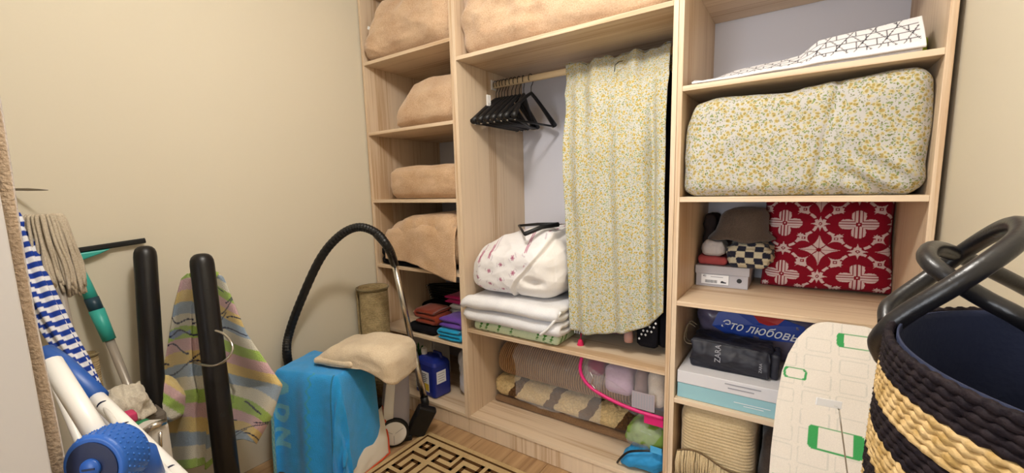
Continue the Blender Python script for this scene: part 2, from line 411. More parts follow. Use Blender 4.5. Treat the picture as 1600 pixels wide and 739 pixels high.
MB().tube([(-1.352, ROD[0], ROD[1]), (-.391, ROD[0], ROD[1])], .0155, 14, sx=.62, ref=(0, 1, 0)).build('hanging_rod', plain('rod_wood', 'd9c29c', .4, .4), um, smooth=True)
for x in (-1.351, -.3945): bx('rod_holder', (x, ROD[0]-.02, ROD[1]-.022), (x+.004, ROD[0]+.02, ROD[1]+.026), M['whitep'], um)
bi = lambda a, b: (a+T, b-T)
L0, L1 = bi(XL, D1); M0, M1 = bi(D1, D2); R0, R1 = bi(D2, XR)
sh = [z+T+.0008 for z in ZS]; mb0, mb1, mb2 = .086+T+.0008, .551+T+.0008, 1.847+T+.0008

# ------------------------------------------------------------------ left column
def soft(name, label, cat, lo, hi, r, mat, group=None, parent=None, **k):
    o = softmesh(lo, hi, r, **k).build(name, mat, parent, smooth=True)
    return tag(o, label, cat, group) if parent is None else o
G = 'tan blankets and pillows in the left column'
# top: blanket bundle slumping over the front edge
t = thing('folded_blanket', 'slumped tan fleece blanket on the top left shelf, next to the left wall', 'blanket', (-1.7, .2, sh[5]), G)
def slump(W, g, nrm):
    k = max(0, min(1, (-1.86-W.x)/.13)); W.y -= .03*k*max(0, 1-(W.z-sh[5])/.16); return W
soft('fleece', None, None, (-2.006, -.012, sh[5]), (-1.396, .46, 2.285), .09, M['tan2'], parent=t, n=(70, 40, 44), amp=.007, sc=4, seed=3, wr=.011, wdir=(5, 2, -11),
     top=[(-2.0, .30), (-1.955, .50), (-1.90, .66), (-1.86, .86), (-1.7, 1)], fn=slump)
MB().box((-.012, -.001, -.008), (.012, .001, .008), Matrix.Translation((-1.95, .0, 2.118)) @ Matrix.Rotation(.5, 4, 'Y')).build('care_tag', M['print'], t)
# dark bag behind the top blanket
soft('dark_bag', 'dark brown bag behind the slumped tan blanket, top left shelf', 'bag', (-2.005, .475, sh[5]), (-1.42, .553, 2.27), .035, plain('dark_brown', '3b2c26', .8, .2), n=(20, 6, 12), amp=.004)
t = thing('tan_pillow', 'tan pillow leaning on the second shelf from the top, left column', 'pillow', (-1.64, .25, sh[4]), G)
soft('pillow_body', None, None, (-1.868, .03, sh[4]), (-1.397, .50, 1.86), .10, M['tan2'], parent=t, n=(56, 40, 34), amp=.006, sc=5, seed=11, wr=.006, wdir=(5, 3, 8),
     top=[(-1.868, .30), (-1.83, .44), (-1.77, .74), (-1.72, .93), (-1.6, 1)], topy=[(.02, .72), (.1, .9), (.22, 1)])
MB().box((-.008, -.001, -.006), (.008, .001, .006), Matrix.Translation((-1.80, .07, 1.70))).build('care_tag', M['print'], t)
soft('folded_blanket', 'small neat tan blanket on the third shelf from the top, left column', 'blanket', (-1.922, .03, sh[3]), (-1.397, .44, 1.387), .055, M['tan'], G, n=(56, 40, 24), amp=.004, sc=5, seed=21, wr=.004, wdir=(4, 3, 14), bulge=.006)
t = thing('folded_blanket', 'large tan blanket with a corner hanging over the shelf edge, above folded clothes', 'blanket', (-1.66, .2, sh[2]+.03), G)
def lift(W, g, nrm):
    if W.z < sh[2]+.03: W.z = max(W.z, sh[2]+.028)
    return W
soft('fleece', None, None, (-1.932, .0, sh[2]+.0285), (-1.397, .46, 1.142), .075, M['tan'], parent=t, n=(64, 44, 34), amp=.006, sc=5, seed=31, wr=.006, wdir=(7, 3, 3),
     top=[(-1.932, .68), (-1.86, .80), (-1.74, .95), (-1.6, 1)])
def flap(u, v):
    x = -1.918+u*.52; zt = sh[2]+.20+.035*min(1, u*2.5); zb_ = lerp([(0, sh[2]+.040), (.3, sh[2]+.034), (.5, sh[2]+.020), (.62, sh[2]-.002), (.85, sh[2]-.036), (1, sh[2]-.042)], u)
    y = -.006-.006*math.sin(v*PI*.5)-.005*nz((u*5, v*2, 0), 1.6, 3)-.004*math.sin(u*13+v)+(.02*(1-v/.2)**2 if v < .2 else 0)
    return (x, y, zt+(zb_-zt)*v)
MB().grid(flap, 50, 30).build('overhanging_corner', M['tan'], t, smooth=True, solid=.006, offset=0)
b = thing('black_strap_bundle', 'black rolled strap lying under the large tan blanket', 'strap', (-1.8, .05, sh[2]))
bx('strap', (-1.95, .015, sh[2]), (-1.60, .20, sh[2]+.026), M['blackm'], b, .008, segs=3)
MB().lathe([(.012, 0), (.030, .008), (.032, .03), (.02, .045), (.030, .062), (.030, .088), (.012, .1)], 18, Matrix.Translation((-1.973, .045, sh[2]))).build('rolled_end', M['blackm'], b, smooth=True)

# clothes shelf
z = sh[1]
def stackfold(name, label, x0, x1, y0, y1, z0, th, layers, mat, seed, cat='cloth', M_=None, group='folded clothes on the left shelf', amp=.004):
    path = []
    for k in range(layers):
        zz = z0+th*(k+.5)+.001; a, c = (x0+th/2, x1-th/2)
        seg = [(a+(c-a)*q/8, zz) for q in range(9)]
        if k % 2: seg = seg[::-1]
        if k: 
            ex = seg[0][0]; s_ = 1 if ex > (x0+x1)/2 else -1
            path += [(ex+s_*th*.45, zz-th*.5)]
        path += seg
    mb = sweep_fold(path, y0, y1, 'y', th*1.02, 12, amp, 12, seed)
    zm = min(p.z for p in mb.v)
    for p in mb.v: p.z += z0-zm
    if M_ is not None: mb.v = [M_ @ p for p in mb.v]
    return tag(mb.build(name, mat, None, smooth=True), label, cat, group)
soft('black_shirt', 'black folded shirt at the front of the clothes shelf', 'cloth', (-1.815, .012, z), (-1.60, .22, z+.044), .02, M['blackm'], 'folded clothes on the left shelf', n=(24, 20, 8), amp=.005, sc=14, seed=2)
stackfold('rust_shirt', 'rust red folded shirt on top of the black shirt', -1.765, -1.60, .03, .172, z+.048, .028, 3, cloth('rust_cotton', '8c3a26', '6d2a1c', 260, .4), 4)
stackfold('turquoise_shirt', 'turquoise folded shirt at the shelf front under a purple one', -1.565, -1.40, .003, .20, z, .019, 3, cloth('turquoise_cotton', '1f9ccb', '137fae', 260, .4), 5)
stackfold('purple_shirt', 'purple folded shirt on top of the turquoise one', -1.575, -1.402, .02, .165, z+.060, .030, 2, cloth('purple_cotton', '6f49a8', '57368d', 260, .4), 6)
stackfold('white_shirt', 'white folded shirt under the magenta one', -1.660, -1.525, .19, .35, z, .034, 4, M['white'], 8)
stackfold('magenta_shirt', 'magenta folded shirt lying on the white one', -1.675, -1.520, .175, .345, z+.140, .024, 2, cloth('magenta_cotton', 'c42b70', '9c1e56', 260, .4), 9)

# hanger builder (width across local Y, hook above origin at the rod)
def hanger(name, label, loc, rz, group, tilt=0, clip=False, rod=True):
    t = thing(name, label, 'hanger', loc, group)
    Mx = Matrix.Translation(Vector(loc)) @ Matrix.Rotation(rz, 4, 'Z') @ Matrix.Rotation(tilt, 4, 'X')
    hook = [Vector((0, math.sin(a)*.021, .0+math.cos(a)*.021)) for a in [(-2.2+i*.31) for i in range(14)]]
    hook = hook+[Vector((0, .012, -.022)), Vector((0, .001, -.038)), Vector((0, 0, -.062))]
    MB().tube([Mx @ p for p in hook], .0019, 6).build('hook', M['black'], t, smooth=True)
    arm = [Vector((0, y, -.062-.006-.135*(abs(y)/.205)**1.12)) for y in [i/14*.41-.205 for i in range(15)]]
    rr = [.0085+.006*abs(i/7-1)**2 for i in range(15)]
    MB().tube([Mx @ p for p in arm], rr, 8, sx=1.0).build('shoulder', M['black'], t, smooth=True)
    MB().tube([Mx @ Vector((0, -.185, -.208)), Mx @ Vector((0, .185, -.208))], .0052, 8).build('trouser_bar', M['black'], t, smooth=True)
    for s_ in (-1, 1):
        MB().tube([Mx @ Vector((0, s_*.186, -.188)), Mx @ Vector((0, s_*.188, -.212))], .0062, 8).build('bar_end', M['black'], t, smooth=True)
        MB().tube([Mx @ Vector((.0, s_*.188, -.212)), Mx @ Vector((.0, s_*.190, -.217))], .0045, 8).build('silver_tip', M['chrome'], t, smooth=True)
    if clip:
        MB().tube([Mx @ Vector((.012, -.10, -.095)), Mx @ Vector((.012, .16, -.095))], .002, 6).build('clip_bar', M['chrome'], t, smooth=True)
        for y in (-.09,):
            c = Mx @ Vector((.016, y, -.09))
            mb = MB().box((-.004, -.013, -.028), (.004, .013, -.012), Matrix.Translation(c))
            for q in (-.011, .0, .011): mb.box((-.004, q-.0022, -.014), (.004, q+.0022, .026), Matrix.Translation(c))
            mb.build('clear_clip', M['whitep'], t, bevel=.001)
    return t
HG = 'black hangers crowded at the left end of the rod'
spec = [(-1.334, .03, True), (-1.316, -.05, False), (-1.298, .04, False), (-1.281, -.03, False), (-1.262, .06, False), (-1.236, -.06, False), (-1.214, .02, False), (-1.190, .10, False)]
for i, (x, rz, cl_) in enumerate(spec):
    hanger('clothes_hanger', 'black hanger with a clear trouser clip, leftmost on the rod' if cl_ else ['second', 'third', 'fourth', 'fifth', 'sixth', 'seventh', 'eighth'][i-1]+' black hanger from the left end of the rod', (x, ROD[0], ROD[1]), rz, HG, clip=cl_)
hanger('clothes_hanger', 'black hanger turned half open, second from the right on the rod', (-1.165, ROD[0], ROD[1]), .34, HG)
hanger('clothes_hanger', 'black hanger turned open, rightmost on the rod', (-1.122, ROD[0], ROD[1]), -.08, HG)
# flat pile of black hangers at the back of the clothes shelf
for k in range(6):
    t = thing('clothes_hanger', ['lowest', 'second from bottom', 'third from bottom', 'third from top', 'second from top', 'topmost'][k]+' black hanger of the flat pile behind the rust shirt', 'hanger', (-1.80, .30, z+.10+k*.022), 'black hangers piled on the clothes shelf')
    Mx = Matrix.Translation((-1.815+.004*k, .445-.006*k, z+.090+k*.018)) @ Matrix.Rotation(1.40+.03*k, 4, 'Z') @ Matrix.Rotation(-.06, 4, 'Y') 
    t['_o'] = tuple(t.location)
    arm = [Mx @ Vector((-.07+.10*(1-(abs(y)/.2)**1.2), y, 0)) for y in [i/12*.36-.18 for i in range(13)]]
    MB().tube(arm, [.011 if abs(i-6) < 6 else .008 for i in range(13)], 8).build('shoulder', M['black'], t, smooth=True)
    MB().tube([Mx @ Vector((-.075, -.17, 0)), Mx @ Vector((-.075, .17, 0))], .005, 6).build('trouser_bar', M['black'], t, smooth=True)
    MB().tube([Mx @ Vector((-.078, .172, 0)), Mx @ Vector((-.078, .184, 0))], .006, 6).build('silver_tip', M['chrome'], t, smooth=True)
# support under that pile
soft('dark_jumper', 'dark folded jumper under the pile of black hangers', 'cloth', (-2.005, .30, z), (-1.69, .54, z+.075), .03, M['blackm'], 'folded clothes on the left shelf', n=(20, 16, 8), amp=.005, seed=15)

# bottom shelf: canister, leaf box, paper bag
z = sh[0]
t = thing('blue_canister', 'blue plastic canister with white cap and labels on the bottom shelf', 'canister', (-1.705, .09, z))
Mc = Matrix.Translation((-1.705, .092, z)) @ Matrix.Rotation(-.12, 4, 'Z')
def rrect(w, d, r, n=5):
    out = []
    for cx, cy, a0 in ((w-r, d-r, 0), (-w+r, d-r, PI/2), (-w+r, -d+r, PI), (w-r, -d+r, 1.5*PI)):
        for k in range(n+1): a = a0+k/n*PI/2; out.append((cx+r*math.cos(a), cy+r*math.sin(a)))
    return out
def loft(sections, Mx):
    mb = MB(); n = len(sections[0][0]); vs = []
    for poly, zz in sections: vs += [Mx @ Vector((p[0], p[1], zz)) for p in poly]
    fs = [(i*n+k, i*n+(k+1) % n, (i+1)*n+(k+1) % n, (i+1)*n+k) for i in range(len(sections)-1) for k in range(n)]
    fs += [tuple(range(n-1, -1, -1)), tuple(range((len(sections)-1)*n, len(sections)*n))]
    return mb.add(vs, fs)
W_, D_ = .092, .062
cb = plain('canister_blue', '1f2f86', .22, .6)
loft([(rrect(W_-.008, D_-.008, .02), 0), (rrect(W_, D_, .022), .01), (rrect(W_, D_, .022), .185), (rrect(W_-.006, D_-.006, .02), .202), (rrect(W_-.03, D_-.024, .018), .217), (rrect(W_-.04, D_-.034, .012), .220)], Mc).build('canister_body', cb, t, smooth=False, bevel=.002)
MB().tube([Mc @ Vector((-.01, .02, .205)), Mc @ Vector((.0, .02, .235)), Mc @ Vector((.05, .02, .235)), Mc @ Vector((.066, .02, .2))], .010, 10).build('grip', cb, t, smooth=True)
MB().lathe([(.016, .205), (.016, .226), (.0175, .228), (.0175, .252), (.016, .255)], 20, Mc @ Matrix.Translation((-.052, -.012, 0))).build('cap', M['whitep'], t)
lb = MB().box((-.075, -.0632, .03), (.045, -.0624, .145), Mc).build('front_label', M['print'], t)
for q in range(5): MB().box((-.065, -.0640, .085+q*.011), (.02+.004*(q % 3), -.0634, .089+q*.011), Mc).build('print_line', M['ink'], lb)
MB().box((-.005, -.0640, .036), (.042, -.0634, .078), Mc).build('yellow_panel', plain('label_yellow', 'd9b93a', .6), lb)
MB().box((-.072, -.0640, .036), (-.012, -.0634, .076), Mc).build('grey_panel', M['greyink'], lb)
lb = MB().box((.0924, -.045, .085), (.0932, .02, .155), Mc).build('side_label', M['print'], t)
for q in range(4): MB().box((.0934, -.036, .097+q*.014), (.0938, .006+.004*(q % 2), .100+q*.014), Mc).build('print_line', M['greyink'], lb)
t = thing('leaf_box', 'white box with green leaf picture behind the vacuum tube', 'box', (-1.90, .27, z))
bx('carton', (-1.97, .20, z), (-1.80, .34, z+.262), M['print'], t)
gl = plain('leaf_green', '2f7d4c', .6)
for k in range(7):
    a = -1.2+k*.42; c0 = Vector((-1.935, .1992, z+.12))
    MB().prism([(0, 0), (.012, .03), (.008, .085), (0, .1), (-.008, .085), (-.012, .03)], 0, .0006, frame(c0, (math.cos(a), 0, -math.sin(a)), (math.sin(a), 0, math.cos(a)))).build('leaf_print', gl, t)
bx('hang_tag', (-1.865, .185, z+.15), (-1.80, .19, z+.27), M['whitep'], t)
t = soft('white_bag', 'crumpled white plastic bag beside the blue canister', 'bag', (-1.56, .12, z), (-1.40, .46, z+.27), .06, plain('white_film_bag', 'd4d2d8', .35, .4, bumpy=.5, bs=25), n=(20, 30, 26), amp=.012, sc=14, seed=41)

# ------------------------------------------------------------------ middle column
soft('large_blanket', 'large wrinkled tan blanket filling the top of the middle unit', 'blanket', (-1.338, .002, mb2), (-.402, .50, 2.285), .07, M['tan2'], G, n=(110, 40, 44), amp=.012, sc=5, seed=51, wr=.018, wdir=(6, 3, -7))
# floral sheet hung over rod and clothes
t = thing('floral_sheet', 'lemon floral sheet draped over the rod and hanging clothes', 'sheet', (-.62, .1, .64))
def sheet(u, v):
    xl = lerp([(0, -.932), (.08, -.90), (.2, -.855), (.5, -.838), (1, -.802)], v); xr = lerp([(0, -.462), (.15, -.425), (1, -.408)], v)
    e = u+.008*math.sin(v*9+2)*(1 if u < .5 else 0)
    x = xl+(xr-xl)*e
    zb = lerp([(0, .643), (.25, .640), (.45, .655), (.72, .690), (.85, .715), (1, .785)], u)
    zt = 1.806+.007*math.sin(u*21)+.004*math.sin(u*47)
    y = lerp([(0, .268), (.06, .19), (.13, .115), (.2, .082), (.34, .062), (1, .048)], v)
    if u < .35: y += lerp([(0, .0), (.07, .05), (.16, .055), (.3, .02), (.5, 0), (1, 0)], v)*(1-u/.35)
    f = min(1, v*3)
    y += f*(.010*math.sin(u*15+.6+v*1.2)+.007*math.sin(u*31-v*1.5))*(.6+.6*v)+.006*nz((u*4, v*5, 1), 1.5)
    y += (1-f)*.008*math.sin(u*34)
    y += .022*math.exp(-((u-.86-.03*v)/.035)**2)*min(1, v*2.5)-.010*math.exp(-((u-.93)/.04)**2)*min(1, v*2)
    return (x, y, zt+(zb-zt)*v)
MB().grid(sheet, 90, 110).build('front_drop', M['floral'], t, smooth=True, solid=.0016)
def sheetb(u, v):
    x, y, zz = sheet(u, 0); a = v*PI*.75
    return (x, ROD[0]-.012*math.cos(a) if v < .6 else .285+.02*v, zz+.003*math.sin(a)-max(0, v-.5)*.34)
MB().grid(sheetb, 60, 12).build('back_drop', M['floral'], t, smooth=True, solid=.0016)
MB().tube([px(960, 112, 1.66), px(961, 102, 1.665), px(966, 97, 1.67), px(973, 95, 1.68)], .0017, 6).build('protruding_hook', M['black'], t, smooth=True)
# clothes under the sheet
def garment(name, label, x, w_, z0, col, seed, y0=.115, y1=.47, hem=.012):
    g_ = thing(name, label, 'garment', (x, .28, z0), 'clothes hanging under the floral sheet')
    def fn(W, g, nrm):
        k = max(0, (W.z-1.42)/.26); W.y = .28+(W.y-.28)*(1-.62*k)
        W.x += .010*math.sin(W.y*38+seed)*(1-k); 
        if W.z < z0+.02: W.z += hem*math.sin(W.y*30+seed*2)*.5+hem*.5
        return W
    softmesh((x-w_/2, y0, z0), (x+w_/2, y1, 1.70), .02, n=(6, 26, 30), amp=.006, sc=8, seed=seed, fn=fn).build('body', col, g_, smooth=True)
    return g_
mg = cloth('maroon_knit', '4a2030', '35141f', 260, .4); gg = cloth('grey_knit', '6d6a70', '565359', 260, .4); dk = cloth('charcoal_knit', '2a282c', '1d1b1f', 260, .4)
g1 = garment('striped_top', 'dark striped top with pink tassel under the floral sheet, left end', -.79, .055, .605, dk, 1)
MB().lathe([(.004, .03), (.010, .024), (.013, .010), (.018, -.008), (.016, -.018), (.004, -.02)], 14, Matrix.Translation((-.772, .085, .566))).build('tassel', plain('pink_tassel', 'cf2f58', .9, .1), g1, smooth=True)
MB().tube([(-.778, .116, .64), (-.776, .10, .61), (-.772, .085, .594)], .003, 6).build('tassel_cord', plain('pink_cord', 'b02448', .9), g1, smooth=True)
for k in range(5): MB().box((-.815+k*.011, .112, .607), (-.811+k*.011, .116, .66)).build('stripe', M['print'], g1)
garment('grey_trousers', 'grey garment hanging second from the left under the floral sheet', -.715, .06, .612, gg, 2)
garment('maroon_dress', 'maroon garment hanging in the middle under the floral sheet', -.64, .06, .625, mg, 3)
g4 = garment('grey_jacket', 'grey jacket with a pale pink drawcord end under the floral sheet', -.575, .055, .615, gg, 4)
MB().lathe([(.004, -.002), (.017, 0), (.019, .02), (.015, .05), (.006, .055)], 14, Matrix.Translation((-.56, .092, .622))).build('cord_end', plain('dusty_pink', 'b98f84', .9, .1), g4, smooth=True)
g5 = garment('black_lace_dress', 'black lace dress hanging lowest at the right under the floral sheet', -.49, .085, .578, M['blackm'], 5, y0=.10, hem=.03)
for k in range(9): 
    MB().lathe([(.001, -.005), (.005, 0), (.001, .005)], 6, Matrix.Translation((-.515+.008*k, .088+.004*(k % 2), .645+.006*k+.012*(k % 3)))).build('sequin', M['print'], g5)
garment('black_coat', 'black coat against the divider under the floral sheet', -.425, .04, .60, M['blackm'], 6, y0=.13)

# quilt, white blanket, green sheet
gs = (-1.335, .0, mb1)
def greencol(W, g, nrm):
    u_, v_ = (W.x*28, (W.y-W.z)*28); i, j = math.floor(u_), math.floor(v_); f1, f2 = u_-i-.5, v_-j-.5
    hsh = math.sin(i*12.9+j*78.2)*43758.5; hsh -= math.floor(hsh)
    if hsh > .45 and abs(f1+.4*f2) < .14+.1*math.sin(f2*20) and abs(f2) < .36: return lin('4f8a3c')
    return lin('d3e0bd')
soft('green_sheet', 'pale green sprigged sheet folded flat under the white blanket', 'sheet', (-1.318, .008, mb1), (-.842, .40, mb1+.046), .02, M['vc'], 'bedding stacked on the middle shelf', n=(130, 80, 14), amp=.003, sc=9, seed=61, col=greencol)
zb = mb1+.050; wb = thing('white_blanket', 'white padded blanket folded in half under the flowered quilt', 'blanket', (-1.08, .2, zb), 'bedding stacked on the middle shelf')
def droop(mb):
    for p in mb.v:
        k = max(0, min(1, (.12-p.y)/.16)); s = max(0, min(1, (p.x+1.0)/.15))
        p.z = max(p.z-.012*k*(1-.3*s), mb1+.048 if p.y > .002 else p.z)
        e = max(0, (-1.26-p.x)/.08); p.z -= .014*e*e*(1 if p.z > zb+.08 else 0)
    return mb
th = .033
path = [(.40-.40*q/14, zb+th*.55) for q in range(15)]+[(-.018, zb+th*.75), (-.024, zb+th*1.05), (-.016, zb+th*1.35)]+[(.0+.38*q/14, zb+th*1.55) for q in range(15)]
path += [(.392, zb+th*1.8), (.396, zb+th*2.1), (.390, zb+th*2.4)]+[(.38-.395*q/14, zb+th*2.6) for q in range(15)]+[(-.036, zb+th*2.8), (-.043, zb+th*3.1), (-.034, zb+th*3.42)]+[(-.015+.40*q/14, zb+th*3.62) for q in range(15)]
droop(sweep_fold(path, -1.345, -.815, 'x', th*.96, 44, .0055, 7, 3)).build('folded_layers', M['white'], wb, smooth=True)
MB().tube(smooth_path([(-.90, -.045, zb+.012), (-.862, -.05, zb+.045), (-.83, -.044, zb+.085), (-.812, -.02, zb+.12)], 6), .006, 8).build('satin_edge', plain('satin_white', 'efedec', .3, .5), wb, smooth=True)
zq = zb+th*4.1+.006
def qline(W): return W.x-(-1.045+.10*(W.z-zq)/.3+.05*math.sin(W.z*14))
def quiltcol(W, g, nrm):
    bgc = lin('ece8e8') if qline(W) < 0 else lin('ebe5df')
    if qline(W) < -.012:
        u_ = W.x*15+.3; v_ = (W.y*1.0-W.z)*15
        i = math.floor(u_); v_ += .5*(i % 2); j = math.floor(v_); f1, f2 = u_-i-.5, v_-j-.5; r = math.hypot(f1, f2); a = math.atan2(f2, f1)
        rr = .15*(1+.22*math.cos(6*a))
        if r < rr*.38: return lin('a8607a')
        if r < rr: return lin('cda6b2') if int(a*3.2+10) % 2 else lin('b98096')
        if abs(r-.30) < .03 and math.sin(a*2+i) > .55: return lin('cfc4cc')
    return bgc
def quiltfn(W, g, nrm):
    q = qline(W)
    if 0 < q < .035: W += nrm*(.008*math.exp(-((q-.004)/.012)**2)) - nrm*.012*math.exp(-((q-.02)/.01)**2)
    if W.x > -1.02 and W.y < .08: 
        k = math.exp(-((W.z-(zq+.085))/.018)**2)*min(1, (W.x+1.02)/.05)*max(0, 1-(W.x+.95)/.06 if W.x > -.95 else 1)
        W.y += .045*max(0, k)
    return W
soft('flowered_quilt', 'white quilt with pink flowers on top of the bedding stack', 'quilt', (-1.335, -.012, zq), (-.838, .44, zq+.315), .11, M['vcsm'], 'bedding stacked on the middle shelf', n=(170, 120, 90), amp=.009, sc=6, seed=71, wr=.007, wdir=(6, 5, 9),
     top=[(-1.335, .66), (-1.26, .76), (-1.15, .90), (-1.02, 1), (-.84, .95)], topy=[(-.01, .86), (.1, .97), (.2, 1)], fn=quiltfn, col=quiltcol, bulge=.004)
# hanger lying on the quilt
hz = zq+.312
t = thing('clothes_hanger', 'single black hanger lying on the flowered quilt', 'hanger', (-1.0, .12, hz-.01))
A_, B_, C_ = Vector((-1.125, .15, hz+.006)), Vector((-.985, -.02, hz-.012)), Vector((-.90, .13, hz+.020))
MB().tube([A_, A_.lerp(C_, .5)+Vector((0, 0, .004)), C_], [.006, .007, .009], 8).build('shoulder', M['black'], t, smooth=True)
MB().tube([B_, B_.lerp(C_, .5)+Vector((0, 0, .008)), C_], [.010, .010, .011], 8).build('shoulder', M['black'], t, smooth=True)
MB().tube([A_, B_], .0055, 8).build('trouser_bar', M['black'], t, smooth=True)
MB().tube([C_, C_+Vector((.06, .02, .002)), C_+Vector((.085, .035, .004))], .002, 6).build('hook', M['chrome'], t, smooth=True)

# bottom: folded shaggy rug
rg = thing('shaggy_rug', 'brown and cream shaggy rug folded on the bottom shelf', 'rug', (-.95, .35, mb0))
def shagcol(W, g, nrm):
    q = (W.x+1.345)
    for c, w_ in ((.05, .062), (.25, .085), (.46, .068), (.65, .062)):
        if abs(q-c+.04*math.sin(W.z*16)+.014*nz(W, 30, 3)) < w_: return tuple(x*(.9+.25*nz(W, 160, 2)) for x in lin('dcc08c'))
    return tuple(x*(.85+.4*nz(W, 160, 2)) for x in lin('69492b'))
def shagfn(W, g, nrm):
    return W+nrm*(.009*abs(nz(W, 130, 1))+.006*nz(W, 60, 4))*(1 if nrm.z > -.3 else 0)
softmesh((-1.345, .195, mb0+.030), (-.565, .54, mb0+.138), .045, n=(330, 60, 44), amp=.004, sc=9, seed=81, fn=shagfn, col=shagcol).build('shaggy_pile', M['vc'], rg, smooth=True)
softmesh((-1.34, .19, mb0), (-.57, .545, mb0+.032), .014, n=(60, 20, 6), amp=.002, seed=82).build('backing', cloth('rug_backing', '8a6a4c', '6d5238', 200, .5), rg, smooth=True)
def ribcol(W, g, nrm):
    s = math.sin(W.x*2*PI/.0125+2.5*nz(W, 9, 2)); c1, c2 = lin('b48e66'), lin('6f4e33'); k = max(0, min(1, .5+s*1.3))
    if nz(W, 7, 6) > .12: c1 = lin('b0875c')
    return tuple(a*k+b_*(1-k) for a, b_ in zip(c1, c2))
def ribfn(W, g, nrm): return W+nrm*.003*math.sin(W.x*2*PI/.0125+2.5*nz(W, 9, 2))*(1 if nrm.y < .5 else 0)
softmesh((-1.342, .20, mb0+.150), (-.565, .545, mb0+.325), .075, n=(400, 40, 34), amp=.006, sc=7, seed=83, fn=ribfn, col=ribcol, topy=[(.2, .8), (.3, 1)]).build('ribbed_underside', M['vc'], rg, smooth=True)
def filmf(u, v):
    x = -1.20+u*.50; s = v*.56
    if s < .24: y, zz = .178-.02*s, mb0+.06+s
    else: y, zz = .175+(s-.24)*.8, mb0+.30+(s-.24)*.42
    y += -.02*abs(nz((u*7, v*6, 1), 1, 5))-.008*nz((u*15, v*14, 1), 1, 2); zz += .015*nz((u*6, v*6, 4), 1, 8)
    zz = min(zz, .545)
    return (x+.05*(v-.5)*(u-.5)+.02*nz((u, v*5, 2), 1, 3), y, zz)
tag(MB().grid(filmf, 40, 40).build('plastic_wrap', M['film'], None, smooth=True), 'crumpled clear plastic wrap over the folded shaggy rug', 'plastic')
# blue zipped bag in front of the rug
t = thing('blue_bag', 'bright blue bag with clear green-filled window at the right of the bottom shelf', 'bag', (-.48, .1, mb0))
softmesh((-.572, .018, mb0), (-.394, .175, mb0+.115), .05, n=(30, 26, 20), amp=.010, sc=14, seed=91, top=[(-.572, .25), (-.53, .7), (-.46, 1)]).build('fabric', plain('bright_blue_cloth', '2f93cf', .6, .3, bumpy=.3, bs=120), t, smooth=True)
softmesh((-.555, .03, mb0+.10), (-.396, .172, mb0+.205), .05, n=(24, 22, 16), amp=.010, sc=18, seed=92, top=[(-.555, .6), (-.5, 1)], wr=.01, wdir=(18, 18, 18)).build('green_contents', plain('green_leafy', '6f8a3c', .7, .2, bumpy=.8, bs=60), t, smooth=True)
softmesh((-.562, .022, mb0+.085), (-.394, .178, mb0+.215), .055, n=(20, 18, 12), amp=.008, sc=10, seed=93, top=[(-.56, .6), (-.5, 1)]).build('clear_window', M['film'], t, smooth=True)
MB().tube(smooth_path([(-.580, .03, mb0+.008), (-.560, .012, mb0+.045), (-.525, .006, mb0+.088), (-.47, .008, mb0+.112), (-.398, .02, mb0+.128)], 6), .0045, 8).build('black_trim', M['black'], t, smooth=True)
MB().box((-.44, .008, mb0+.118), (-.396, .014, mb0+.142)).build('blue_tab', plain('bright_blue_tab', '4aa7de', .5), t)
# clear bag with pink piping
pb = thing('clear_zip_bag', 'clear bag with pink piping packed on top of the blue bag', 'bag', (-.57, .11, mb0+.225))
pz = mb0+.222
def pbfn(W, g, nrm):
    W.z += .085*max(0, min(1, (-.52-W.x)/.2)); return W
softmesh((-.748, .03, pz), (-.395, .186, pz+.215), .04, n=(40, 20, 24), amp=.006, sc=10, seed=95, fn=lambda W, g, n_: pbfn(W, g, n_) if W.z < pz+.1 else W).build('clear_skin', film('bag_film', 'f6eef2', .10), pb, smooth=True)
pp = smooth_path([(-.742, .034, pz+.21), (-.748, .03, pz+.165), (-.735, .026, pz+.125), (-.69, .022, pz+.088), (-.60, .02, pz+.06), (-.50, .02, pz+.045), (-.397, .024, pz+.04)], 8)
MB().tube(pp, .0075, 8).build('piping', M['pinkp'], pb, smooth=True)
MB().box((-.47, .022, pz+.002), (-.397, .026, pz+.036)).build('pink_panel', M['pinkp'], pb)
for (x0, x1, y0, z0, z1, c, nm, lb_) in ((-.735, -.655, .05, .125, .20, '7a1f44', 'maroon_cloth', 'maroon cloth inside the clear bag, left end'),
                                    (-.65, -.53, .045, .07, .19, 'b7a0b4', 'mauve_roll', 'mauve rolled cloth inside the clear bag'),
                                    (-.525, -.475, .05, .06, .195, '8f7a78', 'taupe_roll', 'taupe rolled cloth inside the clear bag'),
                                    (-.47, -.402, .05, .05, .20, 'cfc3b4', 'cream_pouch', 'cream pouch inside the clear bag, right end')):
    soft(nm, lb_, 'cloth', (x0, y0, pz+z0), (x1, .17, pz+z1), .03, cloth(nm, c, None, 200, .4), 'cloths inside the clear bag', n=(16, 14, 14), amp=.005, sc=12, seed=len(nm))
MB().tube(smooth_path([(-.70, .024, pz+.16), (-.685, .02, pz+.135), (-.69, .02, pz+.11), (-.672, .018, pz+.09)], 5), .0022, 6).build('silver_script', M['chrome'], pb, smooth=True)
MB().box((-.52, .0215, pz+.055), (-.43, .0225, pz+.125)).build('text_panel', plain('frosted_print', 'a79ba2', .6), pb)
for q in range(8): MB().box((-.515+q*.0105, .0208, pz+.06), (-.510+q*.0105, .0214, pz+.118)).build('print_line', M['greyink'], pb)

